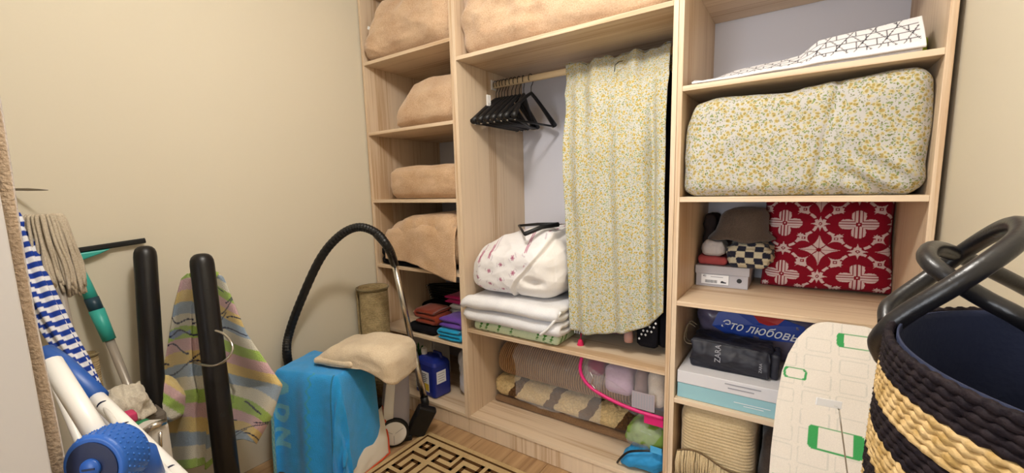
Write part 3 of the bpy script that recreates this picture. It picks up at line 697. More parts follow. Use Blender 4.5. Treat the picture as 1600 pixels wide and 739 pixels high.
# ------------------------------------------------------------------ right column
z = sh[4]
def geocol(W):
    s = .026; x, y = W[0]/s, W[1]/s*1.0
    d = 9
    a = x*.866+y*.5; b_ = x*.866-y*.5
    row = math.floor(y/1.0)
    for q, per in ((y*1.0, 1.0), (a, .866*2), (b_, .866*2)):
        f = q/per-math.floor(q/per); d = min(d, min(f, 1-f)*per)
    hsh = math.sin(math.floor(x*.6)*12.9+math.floor(y)*78.2)*43758.5; hsh -= math.floor(hsh)
    fx = x*.577+.5*(row % 2); fx -= math.floor(fx); d = min(d, min(fx, 1-fx)*1.7)
    return lin('3e3c44') if d < .05 else lin('e3e0e2')
t = thing('geometric_cover', 'white cover with black line triangles lying on the upper right shelf', 'cover', (-.05, .25, z))
def gh(u, v):      # height of the folded cover
    x = -.328+u*.57; y = .01+v*.42
    h = lerp([(0, .014), (.05, .020), (.2, .040), (.52, .056), (.60, .088), (.75, .098), (1, .108)], u)
    h *= .06+.94*min(1, (v*4.2)**.85)
    h += .004*nz((x*9, y*9, 1), 1, 3)
    if u < .06: h += .012*max(0, 1-u/.06)*abs(math.sin(v*8))
    return (x, y, z+max(h, .003)+.006)
MB().grid(gh, 230, 150, col=lambda u, v: lin('e9e7e8') if (v < .03 or u > .985) else geocol((u*.57, v*.44+.0*u, 0))).build('printed_top', M['vcsm'], t, smooth=True, solid=.006, offset=-1)
softmesh((-.30, .03, z), (.24, .43, z+.017), .007, n=(30, 20, 4), amp=.001).build('lower_layer', M['white'], t, smooth=True)
soft('lime_pouch', 'small lime green pouch behind the right end of the geometric cover', 'pouch', (.246, .17, z), (.272, .30, z+.075), .012, plain('lime_cloth', 'a9b93c', .8, .1), n=(6, 10, 10), amp=.003)
z = sh[3]
def duv(W, g, nrm):
    if W.y < .12:
        q = (W.x-.19)*.75+(W.z-z-.05); k = math.exp(-((W.x-.17)/.09)**2-((W.z-z-.05)/.06)**2)
        W.y += .014*math.sin(q*85)*k+.010*math.exp(-((W.x-.02-.15*(W.z-z))/.012)**2)+.008*math.exp(-((W.x-.10+.1*(W.z-z))/.012)**2)
    return W
soft('floral_duvet', 'lemon floral duvet bundle stuffed above the red cushion', 'duvet', (-.347, .015, z), (.270, .50, z+.338), .045, M['floral2'], None, n=(90, 40, 50), amp=.007, sc=5, seed=101, wr=.006, wdir=(4, 3, 5), fn=duv,
     top=[(-.345, .82), (-.315, .93), (-.25, .96), (-.06, .94), (.0, .975), (.268, 1.0)], bulge=.004)
# shoe box, hat, scarves, cushion
z = sh[2]
t = thing('shoe_box', 'grey shoe box with white size label on the middle right shelf', 'box', (-.25, .40, z))
gb = plain('grey_card', 'b3b0b6', .6, .2)
bx('box_base', (-.346, .286, z), (-.158, .548, z+.070), gb, t); bx('lid', (-.349, .282, z+.052), (-.154, .550, z+.085), gb, t)
lb = bx('size_label', (-.325, .2804, z+.012), (-.225, .2816, z+.050), M['print'], t, 0)
text_mesh('41', .014, M['ink'], frame((-.312, .2800, z+.043), (1, 0, 0), (0, 0, 1)), 'size_number', lb)
x = -.310
for q in range(16):
    wq = (.0012, .0022, .0009, .0017)[q % 4]; MB().box((x, .2798, z+.016), (x+wq, .2803, z+.028)).build('barcode_bar', M['ink'], lb); x += wq+.0013
MB().prism([(0, 0), (.02, 0), (.022, .004), (.012, .006), (.008, .009), (.002, .008)], 0, .0004, frame((-.254, .2803, z+.018), (1, 0, 0), (0, 0, 1))).build('shoe_picture', M['ink'], lb)
MB().box((-.29, .2798, z+.04), (-.245, .2803, z+.0425)).build('print_line', M['greyink'], lb)
MB().lathe([(.008, 0), (.009, .0008)], 16, frame((-.188, .2852, z+.032), (1, 0, 0), (0, 0, 1))).build('finger_hole', M['black'], t)
z2 = z+.086
def checkcol(W, g, nrm):
    i = math.floor(W.x*34+.5*math.sin(W.y*20)+.3*math.sin(W.z*40)), math.floor(W.z*44+W.y*12)
    return lin('c9c0a6') if (i[0]+i[1]) % 2 else lin('2a2c3c')
soft('red_print_scarf', 'red and white printed scarf lying on the shoe box', 'scarf', (-.345, .29, z2), (-.235, .50, z2+.035), .016, plain('red_scarf', 'a34b4b', .9, .1, bumpy=.3), n=(20, 20, 8), amp=.007, sc=22, seed=111)
soft('white_lace_cloth', 'small white lace cloth tucked under the brown hat', 'cloth', (-.335, .285, z2+.036), (-.245, .40, z2+.098), .028, plain('lace_white', 'b9b2b0', .9, .1, bumpy=.6, bs=90), n=(16, 16, 12), amp=.010, sc=22, seed=112)
soft('checked_scarf', 'navy and cream checked scarf folded below the hat, next to the cushion', 'scarf', (-.235, .262, z2), (-.085, .50, z2+.098), .035, M['vc'], n=(60, 50, 34), amp=.006, sc=16, seed=113, wr=.008, wdir=(8, 8, 30), col=checkcol)
h = thing('brown_hat', 'brown canvas bucket hat on top of the scarves', 'hat', (-.20, .38, z2+.10))
Mh = Matrix.Translation((-.197, .392, z2+.100))
hm = cloth('brown_canvas', '64564b', '4c4038', 260, .5)
prof = [(.0, .128), (.04, .127), (.072, .118), (.086, .098), (.091, .06), (.098, .035), (.118, .012), (.123, .004), (.119, .0), (.095, .03), (.086, .06), (.08, .095), (.03, .118), (.0, .119)]
mbh = MB().lathe(prof, 48, Mh, cap=False)
for p in mbh.v:
    p.z += .012*nz(p, 14, 3)+.25*(p.y-.392)*.0; p.x += .012*nz(p, 11, 5); p.y += .01*nz(p, 11, 8)
    p.x = max(p.x, -.35); p.y = max(.27, min(.555, p.y))
mbh.build('crown_and_brim', hm, h, smooth=True)
soft('dark_beanie', 'dark crumpled beanie behind the brown hat at the divider', 'hat', (-.348, .415, z2+.036), (-.30, .555, z2+.20), .022, plain('dark_cap_cloth', '3a302e', .9, .1, bumpy=.4, bs=80), n=(12, 16, 18), amp=.01, sc=20, seed=117)
# red cushion
def cushcol(x, y):
    red, wh, dk_ = lin('8e1126'), lin('dfc6c2'), lin('6d0d1e')
    X, Y = (x-.096)/.226+.5, (y-.077)/.192+.5; i, j = math.floor(X), math.floor(Y); a, b_ = X-i-.5, Y-j-.5
    # flower
    for (p, q) in ((a, b_), (b_, a)):
        al, pe = abs(p), abs(q)
        if .035 < al < .26:
            wd = .055+.055*math.sin((al-.035)/.225*PI)**.7 if al < .2 else .11*(1-(al-.2)/.06)**.5
            if pe < wd*.85 and pe > .010 and abs(pe-.05) > .007: 
                if al > pe*.9: return wh
    if math.hypot(a, b_) < .03: return wh if math.hypot(a, b_) < .014 else red
    def star(p, q, s, hole=.0):
        p, q = abs(p)/s, abs(q)/s; v = math.sqrt(p)+math.sqrt(q)
        return v < 1 and not (hole and (p+q) < hole and (p+q) > hole*.45)
    for (p, q) in ((.5, 0), (-.5, 0), (0, .5), (0, -.5)):
        if star(a-p, b_-q, .17, .22): return wh
    for (p, q) in ((.28, .28), (-.28, .28), (.28, -.28), (-.28, -.28)):
        c_, s_ = (a-p+b_-q)*.707, (a-p-b_+q)*.707
        if star(c_, s_, .15, .25): return wh
    p, q = abs(abs(a)-.5), abs(abs(b_)-.5)
    v = math.sqrt(p/.31)+math.sqrt(q/.31)
    if v < 1.08 and (p+q) > .045 and abs(p-q) > .012*1 and min(p, q) > .004: return wh
    # quatrefoil rings
    th_ = math.atan2(b_, a); r = math.hypot(a, b_)
    for (p, q) in ((.23, 0), (-.23, 0), (0, .23), (0, -.23)):
        rr = math.hypot(a-p, b_-q); an = math.atan2(b_-q, a-p)
        if abs(rr-.225) < .022 and r > .30 and math.sin(an*11) > -.75: return wh
    return red
cu = thing('red_cushion', 'dark red square cushion with white floral lattice print', 'cushion', (.075, .48, z))
CW, CH = .395, .345
def cush(side):
    def fn(u, v):
        x, y = (u-.5), (v-.5)
        px_ = x*(1-.07*(1-(2*abs(y))**2)*0-.05*(1-abs(2*y))*abs(2*x)**3); 
        thk = .062*((1-(2*x)**4)*(1-(2*y)**4))**.45+.0025
        X = .076+x*CW*(1-.035*(1-(2*y)**2)*abs(2*x)**4)+.012*(y < -.0)*(-y)*2*(1 if x > 0 else 0)*abs(2*x)
        Z = z+.004+CH/2+y*CH*(1-.03*(1-(2*x)**2)*abs(2*y)**4)-.004*math.sin(u*5)*(v < .3)
        Yc = .455+.075*(v-.5)
        return (min(X, .274), Yc+side*thk+.004*nz((x*9, y*9, 0), 1, 4), Z)
    return fn
MB().grid(cush(-1), 260, 230, col=lambda u, v: cushcol((u-.5)*CW+.0, (v-.5)*CH)).build('printed_front', M['vcsm'], cu, smooth=True)
MB().grid(cush(1), 50, 50, col=lambda u, v: lin('7d0f20')).build('back_cover', M['vcsm'], cu, smooth=True)
mbp = MB(); rim = [(u/40, 0) for u in range(40)]+[(1, v/40) for v in range(40)]+[(1-u/40, 1) for u in range(40)]+[(0, 1-v/40) for v in range(40)]
mbp.tube([cush(0)(u, v) for u, v in rim], .0035, 8, closed=True).build('piping', plain('cushion_piping', '7a0e1e', .9, .1), cu, smooth=True)

# boxes, paper bag, plastic bag
z = sh[1]
t = thing('teal_box', 'flat pale teal cardboard box under the white box', 'box', (-.09, .22, z))
bx('carton', (-.348, .020, z), (.20, .44, z+.056), plain('teal_card', '93bec8', .55, .25), t, .002)
for q in range(2): MB().box((-.16+.03*q, .0186, z+.028-.008*q), (-.05-.02*q, .0194, z+.030-.008*q)).build('print_line', M['print'], t)
t = thing('white_box', 'flat white cardboard box on top of the teal box', 'box', (-.09, .22, z+.057))
bx('carton', (-.349, .018, z+.057), (.20, .44, z+.104), plain('white_card', 'd8d6da', .5, .3), t, .002)
for q in range(2): MB().box((-.19+.01*q, .0166, z+.088-.014*q), (-.08-.02*q, .0174, z+.092-.014*q)).build('print_line', M['greyink'], t)
zb2 = z+.105
t = thing('black_paper_bag', 'crumpled black paper bag lying on the white box', 'paper bag', (-.19, .14, zb2))
kp = plain('black_paper', '26262f', .5, .35, bumpy=.35, bs=35)
def bagfn(W, g, nrm):
    k = (W.x+.315)/.25
    W.z = zb2+(W.z-zb2)*(1.0-.06*k)
    W.y += .010*math.sin(W.z*60+W.x*8)*(1 if nrm.y < -.5 else .2)
    return W
softmesh((-.318, .075, zb2), (-.062, .215, zb2+.106), .012, n=(50, 26, 26), amp=.006, sc=13, seed=121, wr=.006, wdir=(9, 20, 22), fn=bagfn).build('bag_body', kp, t, smooth=True)
softmesh((-.06, .09, zb2), (-.035, .20, zb2+.09), .01, n=(6, 20, 16), amp=.006, sc=20, seed=122).build('folded_mouth', kp, t, smooth=True)
text_mesh('ZARA', .028, M['greyink'], frame((-.222, .066, zb2+.070), (0, .12, 1), (-1, 0, 0)), 'brand_print', t, sx=.9)
text_mesh('ZARA', .013, M['greyink'], frame((-.088, .0655, zb2+.045), (0, .1, 1), (-1, 0, 0)), 'brand_print_small', t)
for dy in (0, .03):
    MB().tube(smooth_path([(-.316, .12+dy, zb2+.07), (-.338, .11+dy, zb2+.075), (-.346, .10+dy, zb2+.10), (-.338, .13+dy, zb2+.145), (-.316, .15+dy, zb2+.13)], 6), .0018, 6).build('string_handle', plain('paper_cord', '8a7c66', .9), t, smooth=True)
t = thing('printed_plastic_bag', 'blue printed plastic bag with red and green patch behind the black bag', 'bag', (-.12, .36, zb2))
softmesh((-.33, .245, zb2), (.23, .50, zb2+.225), .06, n=(60, 34, 26), amp=.010, sc=10, seed=131, wr=.008, wdir=(12, 12, 12), topy=[(.24, .9), (.32, 1)]).build('bag_skin', plain('mauve_film', '5d566c', .3, .5, bumpy=.5, bs=22), t, smooth=True)
def patch(nm, pts, col, d):
    def pt(p): return Vector((p[0], .243-d+.004*math.sin(p[0]*50), zb2+p[1]+.062))
    vs = [pt(p) for p in pts]; n_ = len(vs); c_ = sum(vs, Vector())/n_
    MB().add(vs+[c_], [(i, (i+1) % n_, n_) for i in range(n_)]).build(nm, col, t, solid=.001)
patch('blue_patch', [(-.27, .06), (-.25, .115), (-.20, .13), (-.13, .12), (-.05, .125), (.03, .10), (.05, .04), (-.1, .03), (-.22, .03)], plain('film_blue', '27459c', .3, .5), .012)
patch('green_patch', [(-.16, .142), (-.10, .150), (.0, .146), (.02, .128), (-.05, .118), (-.12, .122)], plain('film_green', '1f7a48', .3, .5), .014)
patch('red_patch', [(-.13, .122), (-.03, .122), (-.05, .098), (-.08, .088), (-.11, .095)], plain('film_red', 'b2302f', .3, .5), .015)
text_mesh('Это любовь', .046, M['print'], frame((-.115, .222, zb2+.128), (1, 0, -.06), (0, .1, 1)), 'script_print', t, shear=.35, bold=.0003, sx=.95)
# throw with fringe
z = sh[0]
t = thing('fringed_throw', 'beige ribbed throw with fringe on the bottom right shelf', 'throw', (-.21, .25, z))
def throwfn(W, g, nrm): return W+nrm*.0009*math.sin(W.z*2*PI/.012)*(1 if nrm.y < -.3 else 0)
soft('folded_throw', None, None, (-.338, .022, z), (-.088, .45, .447), .05, cloth('beige_throw', 'd2bd97', 'bda47c', 200, .5), parent=t, n=(40, 30, 150), amp=.005, sc=6, seed=141, fn=throwfn)
mbf = MB()
for k in range(150):
    x = -.338+k/149*.25+random.uniform(-.003, .003); zt = .262+.018*math.sin((x+.34)*26)-.06*max(0, x+.2)
    y0 = .012-random.uniform(0, .012); L = random.uniform(.10, .14); dx = random.uniform(-.012, .012)
    mbf.tube([(x, y0+.006, zt), (x+dx*.4, y0-.006, zt-L*.35), (x+dx*.2, y0-.002, zt-L*.7), (x+dx, y0-.004, max(z+.002, zt-L))], [.0024, .003, .0026, .0016], 5)
tag(mbf.build('fringe', cloth('fringe_cotton', 'd6c29c', 'b79d73', 300, .5), t, smooth=True), kind='stuff')
MB().tube([(-.338+q/30*.25, .010, .264+.018*math.sin((q/30*.25+.002)*26)-.06*max(0, -.138+q/30*.25)) for q in range(31)], .003, 6).build('hem_cord', plain('hem_brown', '6a543a', .9), t, smooth=True)
soft('dark_folded_cloth', 'dark taupe folded cloth beside the fringed throw', 'cloth', (-.078, .06, z), (.22, .46, .40), .05, cloth('dark_taupe', '4c4038', '3a302a', 200, .5), n=(30, 24, 24), amp=.010, sc=8, seed=151)

# ------------------------------------------------------------------ foreground right: ironing board, basket
ib = thing('ironing_board', 'cream ironing board with green rounded squares leaning on the wardrobe', 'ironing board', (.12, -.3, 0))
BW, BL = .318, .905
bo = Vector((.122, -.375, .012)); bt = Vector((.122, -.030, .842)); bdir = (bt-bo).normalized(); bn = Vector((1, 0, 0)).cross(bdir).normalized()
if bn.y > 0: bn = -bn
BL = (bt-bo).length
def bhalf(s):       # half width at distance s from the lower end (shoulders narrow to the blunt upper end)
    return lerp([(0, .045), (.004, .062), (.012, .076), (.028, .091), (.06, .113), (.11, .133), (.165, .146), (.26, .154), (.39, .159), (1, .160)], BL-s)
def boardcol(X, S):
    cream, grey, green = lin('dfd6cb'), lin('cfc9bf'), lin('3f9a56')
    def ring(cx, cy, hx, hy, r, w_):
        dx, dy = max(abs(X-cx)-(hx-r), 0), max(abs(S-cy)-(hy-r), 0); d = math.hypot(dx, dy)-r
        return -w_ < d < 0
    for (cx, cy, hx, hy, wx) in ((.025, BL-.047, .045, .020, .011), (-.113, BL-.163, .029, .016, .006), (-.012, BL-.326, .062, .031, .011), (-.125, BL-.47, .03, .02, .007)):
        dx, dy = abs(X-cx), abs(S-cy); r = .010
        if ring(cx, cy, hx, hy, r, wx if dx > hx*.62 else .0035): return green
        if dx < hx and dy < hy and ring(cx, cy, hx-.0, hy, r, .02): return cream
    gx, gy = (X+.02)/.082, (S+.03)/.052; i, j = math.floor(gx), math.floor(gy); fx, fy = gx-i-.5, gy-j-.5; hsh = math.sin(i*12.9+j*78.2)*43758.5; hsh -= math.floor(hsh)
    hw = .36+.1*hsh; dx, dy = max(abs(fx)-(hw-.1), 0), max(abs(fy)-(hw-.1), 0); d = math.hypot(dx, dy)-.1
    if -.035 < d < 0: return grey
    return cream
def bsurf(u, v):
    s = v*BL; h_ = bhalf(s); X = (u*2-1)*h_; e = 1-abs(u*2-1)
    puff = .006*min(1, e*14)+.0012*nz((X*20, s*12, 0), 1, 3)
    return bo+Vector((X, 0, 0))+bdir*s+bn*(.012+puff)
MB().grid(bsurf, 150, 340, col=lambda u, v: boardcol((u*2-1)*bhalf(v*BL), v*BL)).build('printed_cover', M['vcsm'], ib, smooth=True)
poly = [((u*2-1)*bhalf(v*BL), v*BL) for u, v in [(1, q/30) for q in range(31)]+[(0, 1-q/30) for q in range(31)]]
Mb = Matrix((Vector((1, 0, 0)), bdir, Vector((1, 0, 0)).cross(bdir))).transposed().to_4x4(); Mb.translation = bo
zs = 1 if (Vector((1, 0, 0)).cross(bdir)).dot(bn) > 0 else -1
MB().prism(poly, zs*-.010 if zs > 0 else -.0135, .0135 if zs > 0 else .010, Mb).build('padded_deck', cloth('cover_edge', 'd9d0c4', 'cbc1b4', 300, .3), ib, bevel=.006)
for s_ in (-1, 1): MB().tube([bo+Vector((s_*.10, 0, .03))-bn*.018, bo+bdir*(BL*.86)+Vector((s_*.08, 0, 0))-bn*.018], .009, 10).build('folded_leg', M['steel'], ib, smooth=True)
# wire cord holder in front of the board
wh = thing('cord_holder', 'thin wire cord holder with white tag standing off the ironing board', 'cord holder', bo+bdir*.36+bn*.02+Vector((.09, 0, 0)))
tp = px(1311, 640, 1.02); bt_ = bo+bdir*.14+bn*.0195+Vector((.07, 0, 0))
MB().tube(smooth_path([bt_, bt_.lerp(tp, .5)+Vector((0, -.004, 0)), tp], 8), .0016, 8).build('wire', M['steel'], wh, smooth=True)
MB().tube([tp, px(1308, 636, 1.02), px(1302, 634, 1.02)], .0022, 6).build('wire_bend', M['steel'], wh, smooth=True)
tg = frame(px(1295, 630, 1.02), RT*1+UP*-.18, UP); MB().box((-.031, -.009, -.002), (.031, .009, .002), tg).build('white_tag', M['print'], wh, bevel=.001)
MB().tube([bt_-bdir*.14-bn*.004, bt_], .006, 8).build('clamp', M['greyp'], wh, smooth=True)

# basket
BC = Vector((.178, -1.13, 0)); RX, RY, ZR, ZBASE = .116, .146, 1.14, .86
bk = thing('straw_basket', 'black and natural striped straw basket with crossed black handles', 'basket', (BC.x, BC.y, ZBASE))
straw = cloth('straw', 'cfb180', 'aa8a54', 120, .9, .003, 0, 60, .7); strawk = cloth('black_straw', '2a2326', '18141a', 120, .9, .003, 0, 60, .6)
ncoil = 54; pat = [1]*5+([0]*5+[1]*4)*6
def brad(zz): 
    k = (ZR-zz)/(ZR-ZBASE); return 1.0+.05*math.sin(k*PI*.9)-.10*max(0, k-.55)
for q in range(ncoil):
    zz = ZR-.004-q*(ZR-ZBASE-.008)/(ncoil-1); path, rad = [], []
    for k in range(300):
        a = 2*PI*k/300; g = brad(zz); tw = math.sin(k*2*PI/4+q*1.9)
        path.append(BC+Vector((math.cos(a)*RX*g*(1+.002*tw), math.sin(a)*RY*g*(1+.002*tw), zz+.0005*math.cos(k*2*PI/4+q)+.006*math.sin(a+1.0)*0)))
        rad.append(.0033+.0005*tw)
    MB().tube(path, rad, 6, closed=True).build('braided_coil', strawk if pat[q] else straw, bk, smooth=True)
nav = plain('navy_lining', '2c324a', .8, .2, bumpy=.25, bs=200)
def lining(u, v):
    a = u*2*PI; k = v; zz = ZR-.002-(ZR-ZBASE-.03)*k
    f = .955-.02*k+.05*math.sin(a*7+3*nz((math.cos(a)*2, math.sin(a)*2, k*2), 1, 2))*min(1, k*3)*(.6+.4*math.sin(a*2))
    if k > .93: f *= max(0.02, 1-(k-.93)/.07)
    return BC+Vector((math.cos(a)*RX*f, math.sin(a)*RY*f, zz))
MB().grid(lining, 160, 40).build('lining', nav, bk, smooth=True, solid=.0015)
MB().lathe([(.02, 0), (.95, 0), (.95, .008), (.02, .008)], 40, Matrix.Translation((BC.x, BC.y, ZBASE-.006)) @ Matrix.Diagonal((RX, RY, 1, 1))).build('base_disc', strawk, bk)
lea = plain('black_leather', '1b1a1d', .33, .5, bumpy=.12, bs=300)
TL, TF, TBk = .415, .355, .465
hA = smooth_path([px(1381, 560, .395), px(1372, 535, .385), px(1388, 512, .37), px(1420, 487, .36), px(1475, 455, .345), px(1530, 420, .335), px(1575, 388, .335), px(1597, 365, .345), px(1590, 351, .365),
                  px(1560, 360, .395), px(1510, 390, .43), px(1455, 430, .45), px(1405, 465, .455), px(1387, 482, .45), px(1386, 505, .44)], 8)
MB().tube(hA, .0078, 14).build('handle', lea, bk, smooth=True)
hB = smooth_path([px(1720, 620, .34), px(1690, 560, .335), px(1600, 500, .345), px(1540, 468, .36), px(1485, 435, .37), px(1455, 412, .385), px(1449, 397, .40), px(1462, 388, .42), px(1500, 400, .44), px(1560, 428, .445), px(1620, 460, .45), px(1680, 500, .44), px(1690, 540, .43)], 8)
MB().tube(hB, .0078, 14).build('handle', lea, bk, smooth=True)
# plain stool that carries the basket (below the frame)
stl = thing('wooden_stool', 'tall plain stool carrying the straw basket', 'stool', (BC.x, BC.y, 0))
MB().lathe([(.11, 0), (.115, .006), (.115, .02), (.11, .024)], 32, Matrix.Translation((BC.x, BC.y, ZBASE-.0325))).build('seat', M['woodx'], stl)
for a in (PI/4, 3*PI/4, 5*PI/4, 7*PI/4):
    MB().tube([(BC.x+math.cos(a)*.085, BC.y+math.sin(a)*.085, ZBASE-.032), (BC.x+math.cos(a)*.115, BC.y+math.sin(a)*.13, 0)], .012, 10).build('leg', M['woodv'], stl, smooth=True)

# ------------------------------------------------------------------ floor: patterned rug
rx, ry = -1.56, -.104            # far left corner of the rug
rug = thing('greek_key_rug', 'beige flatweave rug with brown Greek key border', 'rug', (rx+.6, ry-.4, 0))
RWX, RWY = 1.25, 1.75
weave = cloth('rug_beige', 'cbb083', 'b4966a', 260, .7, .002, 0, 12); brn = cloth('rug_brown', '5d4026', '49301b', 260, .7, .002, 0, 12)
bx('woven_ground', (rx, ry-RWY, 0.0005), (rx+RWX, ry, .006), weave, rug, .002)
def strip(pts, w_, name='key_line'):       # pts in cm from (-1.58, -.095)
    mb = MB()
    for (a, b_), (c, d) in zip(pts, pts[1:]):
        x0, x1 = sorted((a, c)); y0, y1 = sorted((b_, d))
        mb.box(((-158+x0-w_/2)/100, (-9.5-y1-w_/2)/100, .0055), ((-158+x1+w_/2)/100, (-9.5-y0+w_/2)/100, .0072))
    mb.build(name, brn, rug)
strip([(5, 150), (5, 4), (122, 4)], 1.0, 'border_line')
strip([(22.3, 150), (22.3, 21), (122, 21)], 1.0, 'border_line')
sq = [(9.3, 8.7), (13.4, 8.7), (13.4, 12.8), (9.3, 12.8), (9.3, 8.7)]; strip(sq, 1.9, 'corner_square')
keyx = [(17.7, 17.4), (17.7, 8.6), (29.3, 8.6), (29.3, 13.2), (22.2, 13.2), (22.2, 17.4), (33, 17.4)]
for k in range(6): strip([(a+15.3*k, b_) for a, b_ in keyx], 1.7)
for k in range(8): strip([(b_+.3, a+15.3*k) for a, b_ in keyx], 1.7)
for k in range(5):
    for j in range(7):
        x0, y0 = 27+k*19, 26+j*19; strip([(x0, y0), (x0+11, y0), (x0+11, y0+11), (x0, y0+11), (x0, y0)], 1.7, 'field_square'); strip([(x0+5.5, y0+4.8), (x0+5.5, y0+6.2)], 2.6, 'field_centre')

# ------------------------------------------------------------------ box under the blue towel, towel, fleece
ca = Vector((.95, .312, 0)).normalized(); cb_ = Vector((-ca.y, ca.x, 0)); cc = Vector((-1.77, -.51, 0)); HA, HB, HT = .145, .115, .485
Mx = Matrix((ca, cb_, Vector((0, 0, 1)))).transposed().to_4x4(); Mx.translation = cc
cr = thing('dark_crate', 'dark storage crate hidden under the blue towel', 'crate', cc)
bx('crate_body', (-HA, -HB, .002), (HA, HB, HT-.03), plain('dark_crate', '1b1a1e', .6, .2), cr, .01, Mx)
bx('crate_lid', (-HA-.002, -HB-.002, HT-.029), (HA+.002, HB+.002, HT), plain('dark_crate_lid', '232228', .6, .2), cr, .008, Mx)
tw = thing('blue_towel', 'bright blue terry towel draped over the crate', 'towel', cc+Vector((0, 0, .01)))
def drape(p, q):
    ex = max(0, abs(p)-HA-.004); ey = max(0, abs(q)-HB-.004); sx = 1 if p > 0 else -1; sy = 1 if q > 0 else -1
    X = sx*min(abs(p), HA+.004); Y = sy*min(abs(q), HB+.004)
    d = math.hypot(ex, ey) if (ex > 0 and ey > 0) else max(ex, ey)
    r = .06; dd = d if d < HT*3 else HT*3
    out = r*(1-math.exp(-dd/r*1.2))*.55; zz = HT+.007-max(0, dd-.02*(1-math.exp(-dd/.02)))
    if ex > 0: X += sx*(out+ex*.03)*(ex/(d+1e-6))
    if ey > 0: Y += sy*(out+ey*.06)*(ey/(d+1e-6))
    edge = max(0, 1-max(HA-abs(p), 0)/.05)*max(0, 1-max(HB-abs(q), 0)/.05)
    zz += .006*nz((p*8, q*8, 1), 1, 3)+.004*nz((p*20, q*20, 1), 1, 5)
    if ey > 0 and q < 0: Y -= .012*math.sin(p*26+1)*min(1, ey*5)+.006*math.sin(p*55)*min(1, ey*5)
    if ex > 0: X += .006*math.sin(q*30)*min(1, ex*5)
    return Mx @ Vector((X, Y, max(zz, .012+.004*math.sin(p*60))))
P0, P1, Q0, Q1 = -.20, .60, .10, -.60
def letters(p, d):          # relief letters read downwards; p across, d = drop below the edge
    if not (-.165 < p < -.075): return False
    a = (p+.165)/.09; 
    for d0, ch in ((.05, 'A'), (.165, 'D'), (.275, 'N')):
        s = (d-d0)/.085
        if 0 <= s <= 1:
            y, x = 1-(1-a), s       # letter upright coordinates: turned a quarter turn clockwise
            h = a
            if ch == 'A':
                e = abs(x-.5)*2; return (abs(e-(1-h)*.95) < .34 and h < .98) or (.25 < h < .42 and e < .7)
            if ch == 'D': return x < .28 or (abs(math.hypot((x-.25)/.75, (h-.5)/.5)-.8) < .22 and x > .2)
            if ch == 'N': return x < .24 or x > .76 or abs((1-h)-x) < .2
    return False
def towcol(u, v):
    p = P0+(P1-P0)*u; q = Q0+(Q1-Q0)*v; c1 = lin('2fa8f6'); d = -q-HB
    if d > .02 and letters(p, d): return lin('74c6e6')
    if d > .0 and p < -.172: return lin('5f9fa8') if (math.sin(p*300)*math.sin(d*180) > .1) else lin('93b9b0')
    if abs(p-.14) < .002 and d > 0: return lin('15719f')
    if d > 0 and abs(p-.035-.008*math.sin(d*120)) < .004: return lin('3fa6d2')
    return tuple(x*(1+.1*nz((p*30, q*30, 0), 1, 1)) for x in c1)
MB().grid(lambda u, v: drape(P0+(P1-P0)*u, Q0+(Q1-Q0)*v), 150, 190, col=towcol).build('terry_cloth', M['towel'], tw, smooth=True, solid=.006, offset=1)
# white fleece on top
fz = HT+.022
ff = thing('cream_fleece', 'cream fleece blanket folded on top of the blue towel', 'blanket', (-1.62, -.40, fz))
Mf = Matrix.Translation((-1.615, -.405, fz)) @ Matrix.Rotation(.30, 4, 'Z')
def fleecefn(W, g, n_):
    k = max(0, (W.x-.10)/.12); W.z -= .045*k*k*(1 if W.z > .0 else 1); return W
mbf_ = softmesh((-.205, -.12, -.08), (.215, .125, .098), .052, n=(70, 44, 34), amp=.006, sc=7, seed=161, wr=.004, wdir=(5, 5, 12), top=[(-.205, .62), (-.1, .84), (.05, 1), (.215, .95)], fn=lambda W, g, n_: W)
for p in mbf_.v:
    k = max(0, (p.x-.06)/.15); f_ = max(0, min(1, (p.z+.08)/.205)); p.z = max(p.z, 0.0) if k <= 0 else max(p.z, -.06*min(1, k)**1.5); p.z -= .012*k*k
mbf_.v = [Mf @ p for p in mbf_.v]
mbf_.build('folded_fleece', M['cream'], ff, smooth=True)
softmesh((-.185, -.128, .0), (.02, -.02, .030), .014, n=(40, 14, 10), amp=.003, sc=9, seed=162, M=Mf).build('lower_fold', M['cream'], ff, smooth=True)
# white mat with red edge
mt = thing('white_mat', 'white mat with orange red edging curled beside the crate', 'mat', (-1.60, -.42, 0))
cA, cB, cC, cD = Vector((-1.585, -.335, .003)), Vector((-1.545, -.57, .003)), Vector((-1.60, -.545, .17)), Vector((-1.66, -.30, .21))
def matf(u, v): 
    p = cA.lerp(cB, u).lerp(cD.lerp(cC, u), v); return p+Vector((.02, -.008, 0))*math.sin(v*PI)*.5+Vector((.004, 0, .002))*nz((u*5, v*5, 0), 1, 3)
MB().grid(matf, 20, 14).build('mat_sheet', plain('mat_white', 'e4dccf', .5, .3, bumpy=.2, bs=40), mt, smooth=True, solid=.003)
rimp = [matf(u/20, 0) for u in range(20, -1, -1)]+[matf(0, v/14) for v in range(1, 15)]
MB().tube(rimp, .005, 8).build('red_edging', plain('orange_red', 'd2502f', .6), mt, smooth=True)

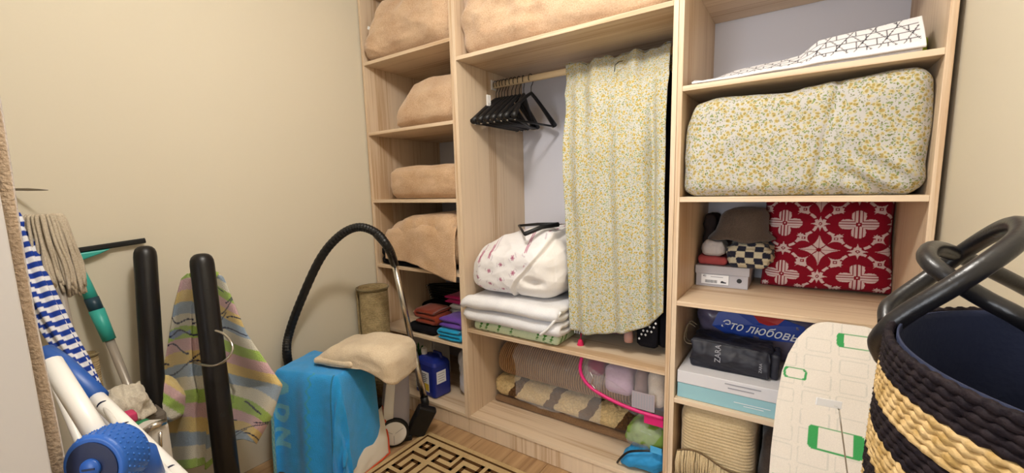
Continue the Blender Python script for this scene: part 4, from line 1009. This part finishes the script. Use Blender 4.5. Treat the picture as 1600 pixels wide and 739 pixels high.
# ------------------------------------------------------------------ vacuum cleaner
vc = thing('vacuum_cleaner', 'grey canister vacuum stored upright with black hose arching to its steel tube', 'vacuum cleaner', (-1.63, -.23, 0))
vx = Vector((.63, .777, 0)); vy = Vector((-.777, .63, 0))
Mv = Matrix((vx, vy, Vector((0, 0, 1)))).transposed().to_4x4(); Mv.translation = Vector((-1.665, -.222, 0))
def sec(w_, d_, r_, zz, dx=0): return ([(p[0]+dx, p[1]) for p in rrect(w_, d_, r_, 6)], zz)
loft([sec(.045, .05, .03, .03), sec(.066, .075, .04, .06), sec(.07, .08, .04, .14), sec(.066, .08, .04, .26, .012), sec(.055, .07, .035, .36, .022), sec(.04, .05, .03, .425, .028)], Mv).build('vacuum_body', plain('vac_grey', 'a3a0ac', .35, .5), vc, smooth=True, sub=1)
loft([sec(.02, .006, .005, .10, -.035), sec(.024, .006, .005, .2, -.03), sec(.022, .006, .005, .33, -.012), sec(.012, .006, .005, .40, .0)], Mv @ Matrix.Translation((0, -.081, 0))).build('white_flank', M['whitep'], vc, smooth=True)
wc = Mv @ Matrix.Translation((-.012, -.085, .078)) @ Matrix.Rotation(PI/2, 4, 'X')
MB().lathe([(.05, -.02), (.072, -.018), (.074, .0), (.070, .012), (.060, .014)], 36, wc).build('tyre', M['black'], vc, smooth=False, bevel=.002)
MB().lathe([(.0605, .008), (.0605, .0165), (.054, .019), (.01, .021)], 36, wc).build('wheel_cap', M['whitep'], vc, smooth=True)
for k in range(3):
    a = .5+k*2.094; MB().tube([wc @ Vector((math.cos(a)*.008, math.sin(a)*.008, .0212)), wc @ Vector((math.cos(a)*.052, math.sin(a)*.052, .0198))], .0013, 6).build('cap_groove', M['greyp'], vc)
bx('rear_block', (-.10, -.02, .008), (-.05, .07, .2), M['black'], vc, .01, Mv); bx('foot', (.03, -.06, .001), (.075, .06, .03), M['black'], vc, .006, Mv)
tA, tB = Vector((-1.655, -.180, .925)), Vector((-1.575, -.098, .16))
MB().tube([tA, tA.lerp(tB, .62)], .0145, 16).build('steel_tube', M['chrome'], vc, smooth=True); MB().tube([tA.lerp(tB, .60), tB], .0172, 16).build('steel_tube', M['chrome'], vc, smooth=True)
MB().tube([tA.lerp(tB, .585), tA.lerp(tB, .63)], .0215, 14).build('tube_collar', M['black'], vc, smooth=True)
hp = smooth_path([Vector((-1.985, -.565, .40)), Vector((-1.975, -.578, .52)), px(452, 520, 2.02), px(470, 470, 1.99), px(500, 405, 1.96), px(530, 369, 1.94), px(560, 355, 1.93), px(588, 364, 1.93), px(606, 386, 1.94), tA+Vector((0, 0, .0))], 14)
mbh = MB(); mbh.tube(hp, [.0188+.0014*(i % 2) for i in range(len(hp))], 14); mbh.build('hose', M['black'], vc, smooth=False)
MB().tube([hp[-30], hp[-18], hp[-8], tA+(tB-tA)*.03], [.0195, .0205, .0200, .0195], 14).build('hose_grip', M['black2'], vc, smooth=True)
MB().tube([tB+(tA-tB)*.04, tB, Vector((-1.565, -.12, .09)), Vector((-1.56, -.14, .06))], [.02, .021, .022, .02], 12).build('neck', M['black'], vc, smooth=True)
hd = frame((-1.562, -.150, .078), Vector((.50, .72, -.42)), Vector((.42, .25, .87)))
bx('floor_head', (-.050, -.068, -.022), (.050, .095, .022), M['black2'], vc, .012, hd, 3)
bx('head_brush', (-.042, -.066, .0225), (.042, .09, .027), M['black'], vc, .002, hd)

# rolled sisal mats
def roll(name, label, c, r, h, parent=None, lean=(0, 0)):
    t = thing(name, label, 'rolled mat', c); mb = MB(); vs = []
    for k in range(110):
        a = k*.21; rr = r*(.35+.65*k/109); 
        for zz in (0, h): vs.append(Vector((c[0]+math.cos(a)*rr+lean[0]*zz, c[1]+math.sin(a)*rr+lean[1]*zz, c[2]+zz)))
    mb.add(vs, [(2*k, 2*k+2, 2*k+3, 2*k+1) for k in range(109)]); mb.build('rolled_weave', M['sisal'], t, smooth=True, solid=.007)
    for zz in (h-.004,):
        MB().tube([(c[0]+math.cos(a*.1)*r+lean[0]*zz, c[1]+math.sin(a*.1)*r+lean[1]*zz, c[2]+zz) for a in range(63)], .0055, 8, closed=True).build('bound_edge', cloth('mat_binding', '8f7f5e', '76684a', 200, .6), t, smooth=True)
    return t
roll('sisal_roll', 'tall rolled beige sisal mat standing in the corner by the wardrobe', (-1.945, -.098, .002), .084, .735)
roll('woven_roll', 'short brown woven roll against the wall behind the squeegee pole', (-1.985, -1.235, .002), .026, .735)

# ------------------------------------------------------------------ black posts (folded stand) with pastel towel
st = thing('black_post_stand', 'folding stand with two black rounded posts beside the left wall', 'stand', (-1.7, -1.07, 0))
def post(a, b_, r, parent):
    d = (b_-a); L = d.length; d.normalize(); prof = [(0.001, 0), (.012, .0005), (.022, .004), (.030, .012), (.0345, .024), (.036, .04)]
    k = r/.036; Mp = frame(a, d.orthogonal(), d.cross(d.orthogonal())); 
    if (Mp.to_3x3() @ Vector((0, 0, 1))).dot(d) < 0: Mp = Mp @ Matrix.Rotation(PI, 4, 'X')
    return MB().lathe([(p*k, q) for p, q in prof]+[(r, L*.5), (r*1.03, L)], 28, Mp).build('post', M['black2'], parent, smooth=True)
p2a, p2b = px(314, 396, 1.5), Vector((-1.587, -1.010, .03)); p1a, p1b = px(226, 384, 1.52), Vector((-1.80, -1.155, .03))
pA = post(p1a, p1b, .0335, st); pB = post(p2a, p2b, .0365, st)
MB().tube([p1b, p2b], .028, 12).build('foot_bar', M['black2'], st, smooth=True)
def holes(po, a, b_, spots):
    ax = (b_-a).normalized()
    for s in spots:
        c = a.lerp(b_, s[0]); tocam = (CAM-c); tocam = (tocam-ax*tocam.dot(ax)).normalized(); side = ax.cross(tocam)
        nn = (tocam*math.cos(s[1])+side*math.sin(s[1])).normalized()
        MB().lathe([(s[2], -.003), (s[2], .0006)], 12, frame(c+nn*(.0362 if po is pB else .0332), ax, nn.cross(ax))).build('bolt_hole', M['black'], po)
holes(pB, p2a, p2b, [(.125, -.1, .004), (.19, -.1, .004), (.30, -.1, .004), (.545, -.2, .009)]); holes(pA, p1a, p1b, [(.15, -.2, .004), (.22, -.2, .004), (.3, -.2, .004)])
c = p2a.lerp(p2b, .80); ax = (p2b-p2a).normalized(); tc = (CAM-c); tc = (tc-ax*tc.dot(ax)).normalized(); sd = ax.cross(tc)
band = [c+(tc*math.cos(q*2*PI/24)+sd*math.sin(q*2*PI/24))*.0395 for q in range(24)]
stp = MB(); stp.tube(band, .0022, 8, closed=True); stp.build('strap', M['blackm'], pB, smooth=True)
bkM = frame(c+(tc*.8-sd*.6).normalized()*.041, ax, sd*.8+tc*.6)
bw = MB(); 
for lo2, hi2 in (((-.016, -.010, -.002), (.016, -.006, .002)), ((-.016, .006, -.002), (.016, .010, .002)), ((-.016, -.010, -.002), (-.012, .010, .002)), ((.012, -.010, -.002), (.016, .010, .002)), ((-.002, -.012, -.001), (.002, .012, .003))): bw.box(lo2, hi2, bkM)
bw.build('buckle', M['chrome'], pB)
ring = smooth_path([px(303, 566, 1.47), px(318, 570, 1.44), px(335, 571, 1.42), px(352, 563, 1.42), px(363, 548, 1.43), px(361, 534, 1.44), px(350, 522, 1.455), px(336, 516, 1.462)], 8)
MB().tube(ring, .0042, 10).build('chrome_ring', M['chrome'], st, smooth=True)

pt = thing('pastel_towel', 'pastel striped terry towel hanging behind the nearer black post', 'towel', px(330, 740, 1.62))
lefto = [(0, 292, 428), (.06, 283, 436), (.2, 272, 478), (.4, 262, 540), (.55, 252, 590), (.75, 250, 650), (1, 266, 738)]
righto = [(0, 338, 426), (.06, 350, 434), (.2, 364, 470), (.4, 385, 520), (.55, 412, 560), (.68, 441, 602), (.8, 425, 650), (1, 400, 694)]
def ptf(u, v):
    lx, ly = lerp([(a, b_) for a, b_, c_ in lefto], v), lerp([(a, c_) for a, b_, c_ in lefto], v)
    rx_, ry_ = lerp([(a, b_) for a, b_, c_ in righto], v), lerp([(a, c_) for a, b_, c_ in righto], v)
    t = 1.615+.058*math.sin(u*PI*3.3+.5+v*1.4)*min(1, .25+v)+.02*math.sin(u*15+v*3)*v-.03*math.sin(u*PI)*(1-v)
    if .3 < u < .62: t += .03*v
    y = ly+(ry_-ly)*u
    if v > .6: y += (v-.6)*40*math.sin((u-.1)*PI*2.2)*(1 if u > .4 else .3)
    return px(lx+(rx_-lx)*u, y, t)
SP = ['a9c766', 'd9b3b8', 'e3c987', '9fb0c4', 'ddd8c8']
def ptcol(u, v):
    k = v*3.1+.06*u+.03*math.sin(u*9) if u < .55 else v*3.1+.9-.95*(u-.55)+.05*math.sin(v*9)
    c_ = lin(SP[int(k*5) % 5]); f_ = k*5-int(k*5)
    # line drawing
    if (.22 < v < .62 and u < .5) or (u > .6 and (.06 < v < .42 or v > .74)):
        for q in range(6):
            vv = .26+q*.055+.03*math.sin(u*7+q*1.7)+.012*math.sin(u*19+q) if u < .5 else .10+q*.06+.05*math.sin(u*8+q)+(.66 if v > .7 else 0)
            if abs(v-vv) < .0042 and math.sin(u*11+q*2.3) > -.55: return lin('262c4c')
        if u < .3 and abs(v-.345) < .014+.01*math.sin(u*20): return lin('8f9fc4')
    return c_
MB().grid(ptf, 130, 190, col=ptcol).build('terry_cloth', M['towel'], pt, smooth=True, solid=.007)
# left fold of the towel resting on the rag heap
sc_ = px(262, 622, 1.55)
softmesh(tuple(sc_-Vector((.045, .045, .085))), tuple(sc_+Vector((.045, .05, .085))), .04, n=(24, 24, 44), amp=.008, sc=14, seed=181, wr=.008, wdir=(14, 14, 5),
         fn=lambda W, g, n_: W+(sc_-Vector((W.x, W.y, sc_.z)))*max(0, (W.z-sc_.z)/.085)*.55, col=lambda W, g, n_: lin(SP[int((W.z*22+W.y*30)*1.0) % 5])).build('side_fold', M['towel'], pt, smooth=True)
MB().tube([px(300, 430, 1.58), px(318, 424, 1.575), px(340, 430, 1.60)], .012, 8).build('gathered_top', plain('towel_lime', 'a9c766', .95, .1, bumpy=.5), pt, smooth=True)

# ------------------------------------------------------------------ squeegee, mop, furled parasol, wall pin
sq_ = thing('squeegee', 'window squeegee with teal grip and black blade leaning on the left wall', 'squeegee', (-1.80, -1.10, 0))
s0, s1, s2 = Vector((-2.012, -1.225, 1.075)), Vector((-1.95, -1.180, .775)), Vector((-1.80, -1.075, 0.004))
bl0, bl1 = Vector((-2.020, -1.268, 1.082)), Vector((-2.020, -1.028, 1.100))
MB().tube([bl0, bl1], .006, 6, sx=1.6).build('rubber_blade', M['black'], sq_)
Mq = frame((bl0+bl1)/2, bl1-bl0, (0, 0, 1))
MB().prism([(-.122, -.008), (.02, -.010), (-.01, -.022), (-.06, -.034), (-.075, -.05), (-.105, -.05), (-.118, -.03)], -.009, .009, Mq).build('head', M['teal'], sq_, bevel=.004)
MB().tube([s0+Vector((0, 0, -.02)), s0.lerp(s1, .35), s0.lerp(s1, .5)], [.016, .017, .018], 14).build('grip', M['teal'], sq_, smooth=True)
MB().tube([s0.lerp(s1, .5), s0.lerp(s1, .66)], .0195, 14).build('grip_collar', plain('dark_teal', '1d3b4a', .4), sq_, smooth=True)
MB().tube([s0.lerp(s1, .64), s1], [.021, .018], 14).build('grip', M['teal'], sq_, smooth=True)
MB().tube([s1, s2], .0128, 14).build('pole', plain('pole_grey', 'a39a8f', .35, .4, .3), sq_, smooth=True)
mp = thing('string_mop', 'upturned string mop with pale cotton strands', 'mop', (-1.78, -1.22, 0))
mh = px(72, 350, 1.25)
MB().tube([mh+Vector((0, 0, .01)), Vector((-1.70, -1.28, .004))], .011, 10).build('handle', plain('mop_handle', '9b9187', .4), mp, smooth=True)
MB().lathe([(.02, -.05), (.03, -.02), (.026, .01), (.012, .025)], 16, Matrix.Translation(mh)).build('socket', M['greyp'], mp, smooth=True)
mbm = MB()
for k in range(230):
    a = random.uniform(0, 2*PI); r1 = random.uniform(.008, .02); r2 = random.uniform(.010, .048); L = random.uniform(.17, .225)
    sh_ = Vector((-.0, .012, 0)); dx = Vector((math.cos(a), math.sin(a), 0))
    pts = [mh+dx*r1+Vector((0, 0, .02)), mh+dx*(r1+r2)*.6+Vector((0, 0, .022)), mh+dx*r2+Vector((0, .004, -.05)), mh+dx*r2*1.05+Vector((0, .010, -.13))+Vector((random.uniform(-.008, .008), random.uniform(-.008, .008), 0)), mh+dx*r2+Vector((0, .016, -L))]
    mbm.tube(smooth_path(pts, 4), .0042, 5)
tag(mbm.build('strands', cloth('mop_cotton', 'cfc2ad', 'a99b86', 240, .8), mp, smooth=True), kind='stuff')
fp = thing('furled_parasol', 'furled blue and white striped parasol leaning beside the mop', 'parasol', (-1.6, -1.2, 0))
q0, q1 = px(16, 335, 1.20), px(160, 620, 1.22)
axp = (q1-q0); Lp = axp.length; axp.normalize(); e1 = RT-axp*RT.dot(axp); e1.normalize(); e2 = axp.cross(e1)
def parf(u, v):
    a = u*2*PI; r = lerp([(0, .016), (.12, .026), (.5, .028), (.8, .022), (1, .008)], v); r *= 1+.22*math.sin(a*6+v*2.5)
    return q0+axp*Lp*v+(e1*math.cos(a)+e2*math.sin(a))*r-e1*.030*math.sin(PI*v)
def parcol(u, v):
    s = v*Lp/.030+.6*math.floor(u*6+v*.4)*.37; return lin('23409a') if (s-math.floor(s)) < .52 else lin('e8e8ee')
MB().grid(parf, 120, 220, col=parcol).build('canopy', M['vcsm'], fp, smooth=True)
MB().tube([q1-axp*.02, q1+axp*.02, Vector((q1.x+.05, q1.y+.04, .003))], .0075, 10).build('pole', M['whitep'], fp, smooth=True)
wp = thing('wall_hook', 'slim metal hook sticking out of the left wall', 'hook', (-2.02, -1.32, 1.30))
MB().tube([px(24, 296, 1.31), px(44, 296, 1.31), px(60, 296.5, 1.312), px(75, 297, 1.315)], [.004, .0045, .003, .0012], 8).build('hook_rod', plain('dull_metal', '8b8378', .4, .5, .8), wp, smooth=True)
MB().tube([Vector((-2.0405, px(24, 296, 1.31).y-.01, px(24, 296, 1.31).z)), px(24, 296, 1.31)], .004, 8).build('hook_plate', plain('dull_metal2', '8b8378', .4, .5, .8), wp, smooth=True)

# ------------------------------------------------------------------ rag heap on a cream case
cs = thing('cream_case', 'cream hard case with chrome corner clasp beside the drying rack', 'case', (-1.50, -1.17, 0))
ck = px(238, 690, 1.16); Mk = Matrix.Translation((ck.x, ck.y, px(240, 664, 1.14).z-.60)) @ Matrix.Rotation(.62, 4, 'Z')
bx('case_shell', (-.035, -.03, .602-px(240, 664, 1.14).z), (.035, .03, .60), plain('cream_shell', 'c9c3ba', .5, .3), cs, .02, Mk, 3)
MB().tube([Mk @ Vector((.0, -.028, .585)), Mk @ Vector((.032, -.026, .605)), Mk @ Vector((.036, .004, .598))], .009, 10).build('chrome_clasp', M['chrome'], cs, smooth=True)
MB().tube([Mk @ Vector((.038, -.015, .58)), Mk @ Vector((.038, -.02, .54))], .004, 8).build('clasp_lever', M['chrome'], cs, smooth=True)
soft('rag_heap', 'crumpled off white rag heaped below the squeegee pole', 'rag', (-1.80, -1.265, .565), (-1.655, -1.155, .665), .035, cloth('rag_cotton', 'd6cdbd', 'b9af9e', 240, .6), None, n=(60, 50, 24), amp=.010, sc=9, seed=171, wr=.020, wdir=(6, 22, 20), top=[(-1.80, .6), (-1.72, 1), (-1.655, .9)])
bx('rag_shelf', (-1.79, -1.24, .002), (-1.69, -1.12, .563), plain('drab_crate', '6d655c', .7, .2), None, .01); tag(bpy.data.objects['rag_shelf'], 'drab storage box under the rag heap', 'box')  # plain drab grey-brown box colour
bpy.data.objects['rag_shelf'].name = 'storage_box'
soft('pink_cloth', 'scrap of pink cloth poking out under the rag heap', 'cloth', tuple(px(192, 655, 1.22)-Vector((.015, .015, .012))), tuple(px(192, 655, 1.22)+Vector((.03, .03, .02))), .01, plain('pink_scrap', 'c43f66', .9), n=(8, 8, 6), amp=.004)
soft('green_cloth', 'scrap of green cloth next to the chrome clasp', 'cloth', tuple(px(214, 668, 1.2)-Vector((.015, .015, .01))), tuple(px(214, 668, 1.2)+Vector((.03, .03, .015))), .01, plain('green_scrap', '2f7d52', .9), n=(8, 8, 6), amp=.004)

# ------------------------------------------------------------------ folding drying rack
dr = thing('drying_rack', 'white tube drying rack with blue joints in the near left corner', 'drying rack', (-1.0, -1.38, 0))
aA, aB = px(96, 568, .94), px(310, 776, .77)
MB().tube([aA, aB], .014, 14).build('wing_bar', M['whitep'], dr, smooth=True)
MB().tube([px(70, 550, .95), px(96, 570, .94), aA.lerp(aB, .30)], [.019, .021, .020], 14).build('blue_sleeve', plain('rack_blue', '1f55a8', .4, .5), dr, smooth=True)
for (x, y, x2, y2) in ((163, 634, 232, 745), (200, 668, 262, 760), (236, 703, 290, 775), (268, 733, 310, 790)):
    s = (x-88)/(310-88); c = aA.lerp(aB, s); rg_ = MB()
    d = (px(x2, y2, .74)-c).normalized(); a0 = c+d*.010+(CAM-c).normalized()*.006
    e = frame(a0, d.orthogonal(), d.cross(d.orthogonal()))
    rg_.tube([e @ Vector((math.cos(q*2*PI/16)*.0085, math.sin(q*2*PI/16)*.0085, 0)) for q in range(16)], .0018, 6, closed=True).build('wire_eyelet', M['navy'], dr, smooth=True)
    MB().tube([a0, px(x2, y2, .74), px(x2, y2, .74)+d*.35], .0048, 10).build('rail', M['whitep'], dr, smooth=True)
hb = px(160, 722, .69); ht = px(80, 566, .76)
MB().tube([ht, hb+fw*.015], .0155, 14).build('leg_tube', M['whitep'], dr, smooth=True)
hub = Matrix.Identity(4) @ frame(hb, RT*.97+UP*.15, UP*.97-RT*.12-fw*.02) @ Matrix.Scale(1.13, 4)
MB().lathe([(.020, -.034), (.043, -.032), (.045, -.026), (.045, .010), (.042, .014)], 40, hub).build('hub', plain('hub_blue', '2358a8', .45, .45, bumpy=.0), dr, bevel=.002)
db = MB()
for k in range(30):
    for j in range(5):
        a = 2*PI*(k+.5*(j % 2))/30; c = hub @ Vector((math.cos(a)*.045, math.sin(a)*.045, -.026+j*.008)); db.lathe([(.0005, -.0022), (.0022, 0), (.0005, .0022)], 6, Matrix.Translation(c))
tag(db.build('grip_dimples', plain('dimple_blue', '2e66b8', .45), dr, smooth=True), kind='stuff')
MB().lathe([(.036, .013), (.036, .0155), (.02, .0158)], 36, hub).build('hub_face', M['navy'], dr); MB().lathe([(.0005, .015), (.014, .0152), (.013, .020), (.001, .0205)], 24, hub).build('hub_screw', plain('screw_blue', '24519c', .4), dr, smooth=True)
MB().box((-.009, -.0014, .020), (.009, .0014, .0212), hub).build('screw_slot', M['navy'], dr)
MB().tube([hb+fw*.04, hb+fw*.04+RT*.030+UP*-.006, px(240, 756, .77)], [.02, .021, .02], 12).build('blue_arm', plain('arm_blue', '2052a2', .4, .5), dr, smooth=True)
MB().tube([px(240, 756, .77), px(262, 800, .77)], .0135, 12).build('leg_tube', M['whitep'], dr, smooth=True)
MB().tube([hb, Vector((hb.x+.06, hb.y+.08, .004))], .0135, 12).build('leg_tube', M['whitep'], dr, smooth=True)
MB().tube([px(262, 800, .77), Vector((-.70, -1.12, .004))], .0135, 12).build('leg_tube', M['whitep'], dr, smooth=True)
MB().tube([px(86, 598, .86), px(128, 700, .84), px(150, 760, .82)], .0075, 10).build('cross_rail', M['whitep'], dr, smooth=True)
MB().tube([aB, Vector((aB.x-.05, aB.y-.05, .004))], .0125, 12).build('leg_tube', M['whitep'], dr, smooth=True)
pn = smooth_path([px(118, 600, 1.06), px(160, 648, 1.02), px(190, 690, .99), px(188, 708, .985)], 6)
gp = thing('grey_board', 'grey plastic board standing behind the drying rack', 'board', (pn[6].x, pn[6].y, 0))
MB().grid(lambda u, v: Vector(pn[int(u*18)])+Vector((0, .006*math.sin(v*3), -(pn[int(u*18)].z-.003)*v)), 18, 12).build('board_sheet', M['greyp'], gp, smooth=True, solid=.012)

# ------------------------------------------------------------------ open door leaf with fleece robe at the left edge
E0 = px(44, 538, .62); dv = Vector((.0, -1, 0)).normalized(); nv = Vector((-dv.y, dv.x, 0))
if nv.x < 0: nv = -nv
Md = Matrix((dv, nv, Vector((0, 0, 1)))).transposed().to_4x4(); Md.translation = Vector((E0.x, E0.y, 0))
if Md.determinant() < 0: print('flip')
d1 = MB().box((0, -.040, .008), (.84, 0, 2.03), Md).build('door_1', plain('door_white', 'c6c2c0', .5, .3), None, bevel=.002); struct(d1); tag(d1, 'white open door leaf at the left edge')
Mdi = Md.inverted(); xe = 0
for q in range(400):
    l_ = Mdi @ px(77, 567, .58+q*.0005)
    if l_.y < -.058: xe = l_.x; break
rb = thing('beige_fleece', 'beige fleece robe hung over the back of the white door', 'robe', Md @ Vector((.1, -.08, .3)))
def robe(u, v):
    x = .34+(xe+.005-.34)*u; y = -.058-.02*math.sin(u*PI)*(.6+.4*v)-.005*math.sin(u*22+v*2)
    return Md @ Vector((x+.002*math.sin(v*17), y, 1.86-1.60*v))
MB().grid(robe, 40, 90).build('hanging_fleece', cloth('beige_fleece', 'b59f86', '98826a', 200, .8, .004, .4), rb, smooth=True, solid=.012, offset=0)
MB().tube([Md @ Vector((.15, -.03, 1.84)), Md @ Vector((.15, -.07, 1.84)), Md @ Vector((.15, -.08, 1.87))], .005, 8).build('door_hook', M['chrome'], rb, smooth=True)

for o in bpy.data.objects:
    if '_o' in o: del o['_o']
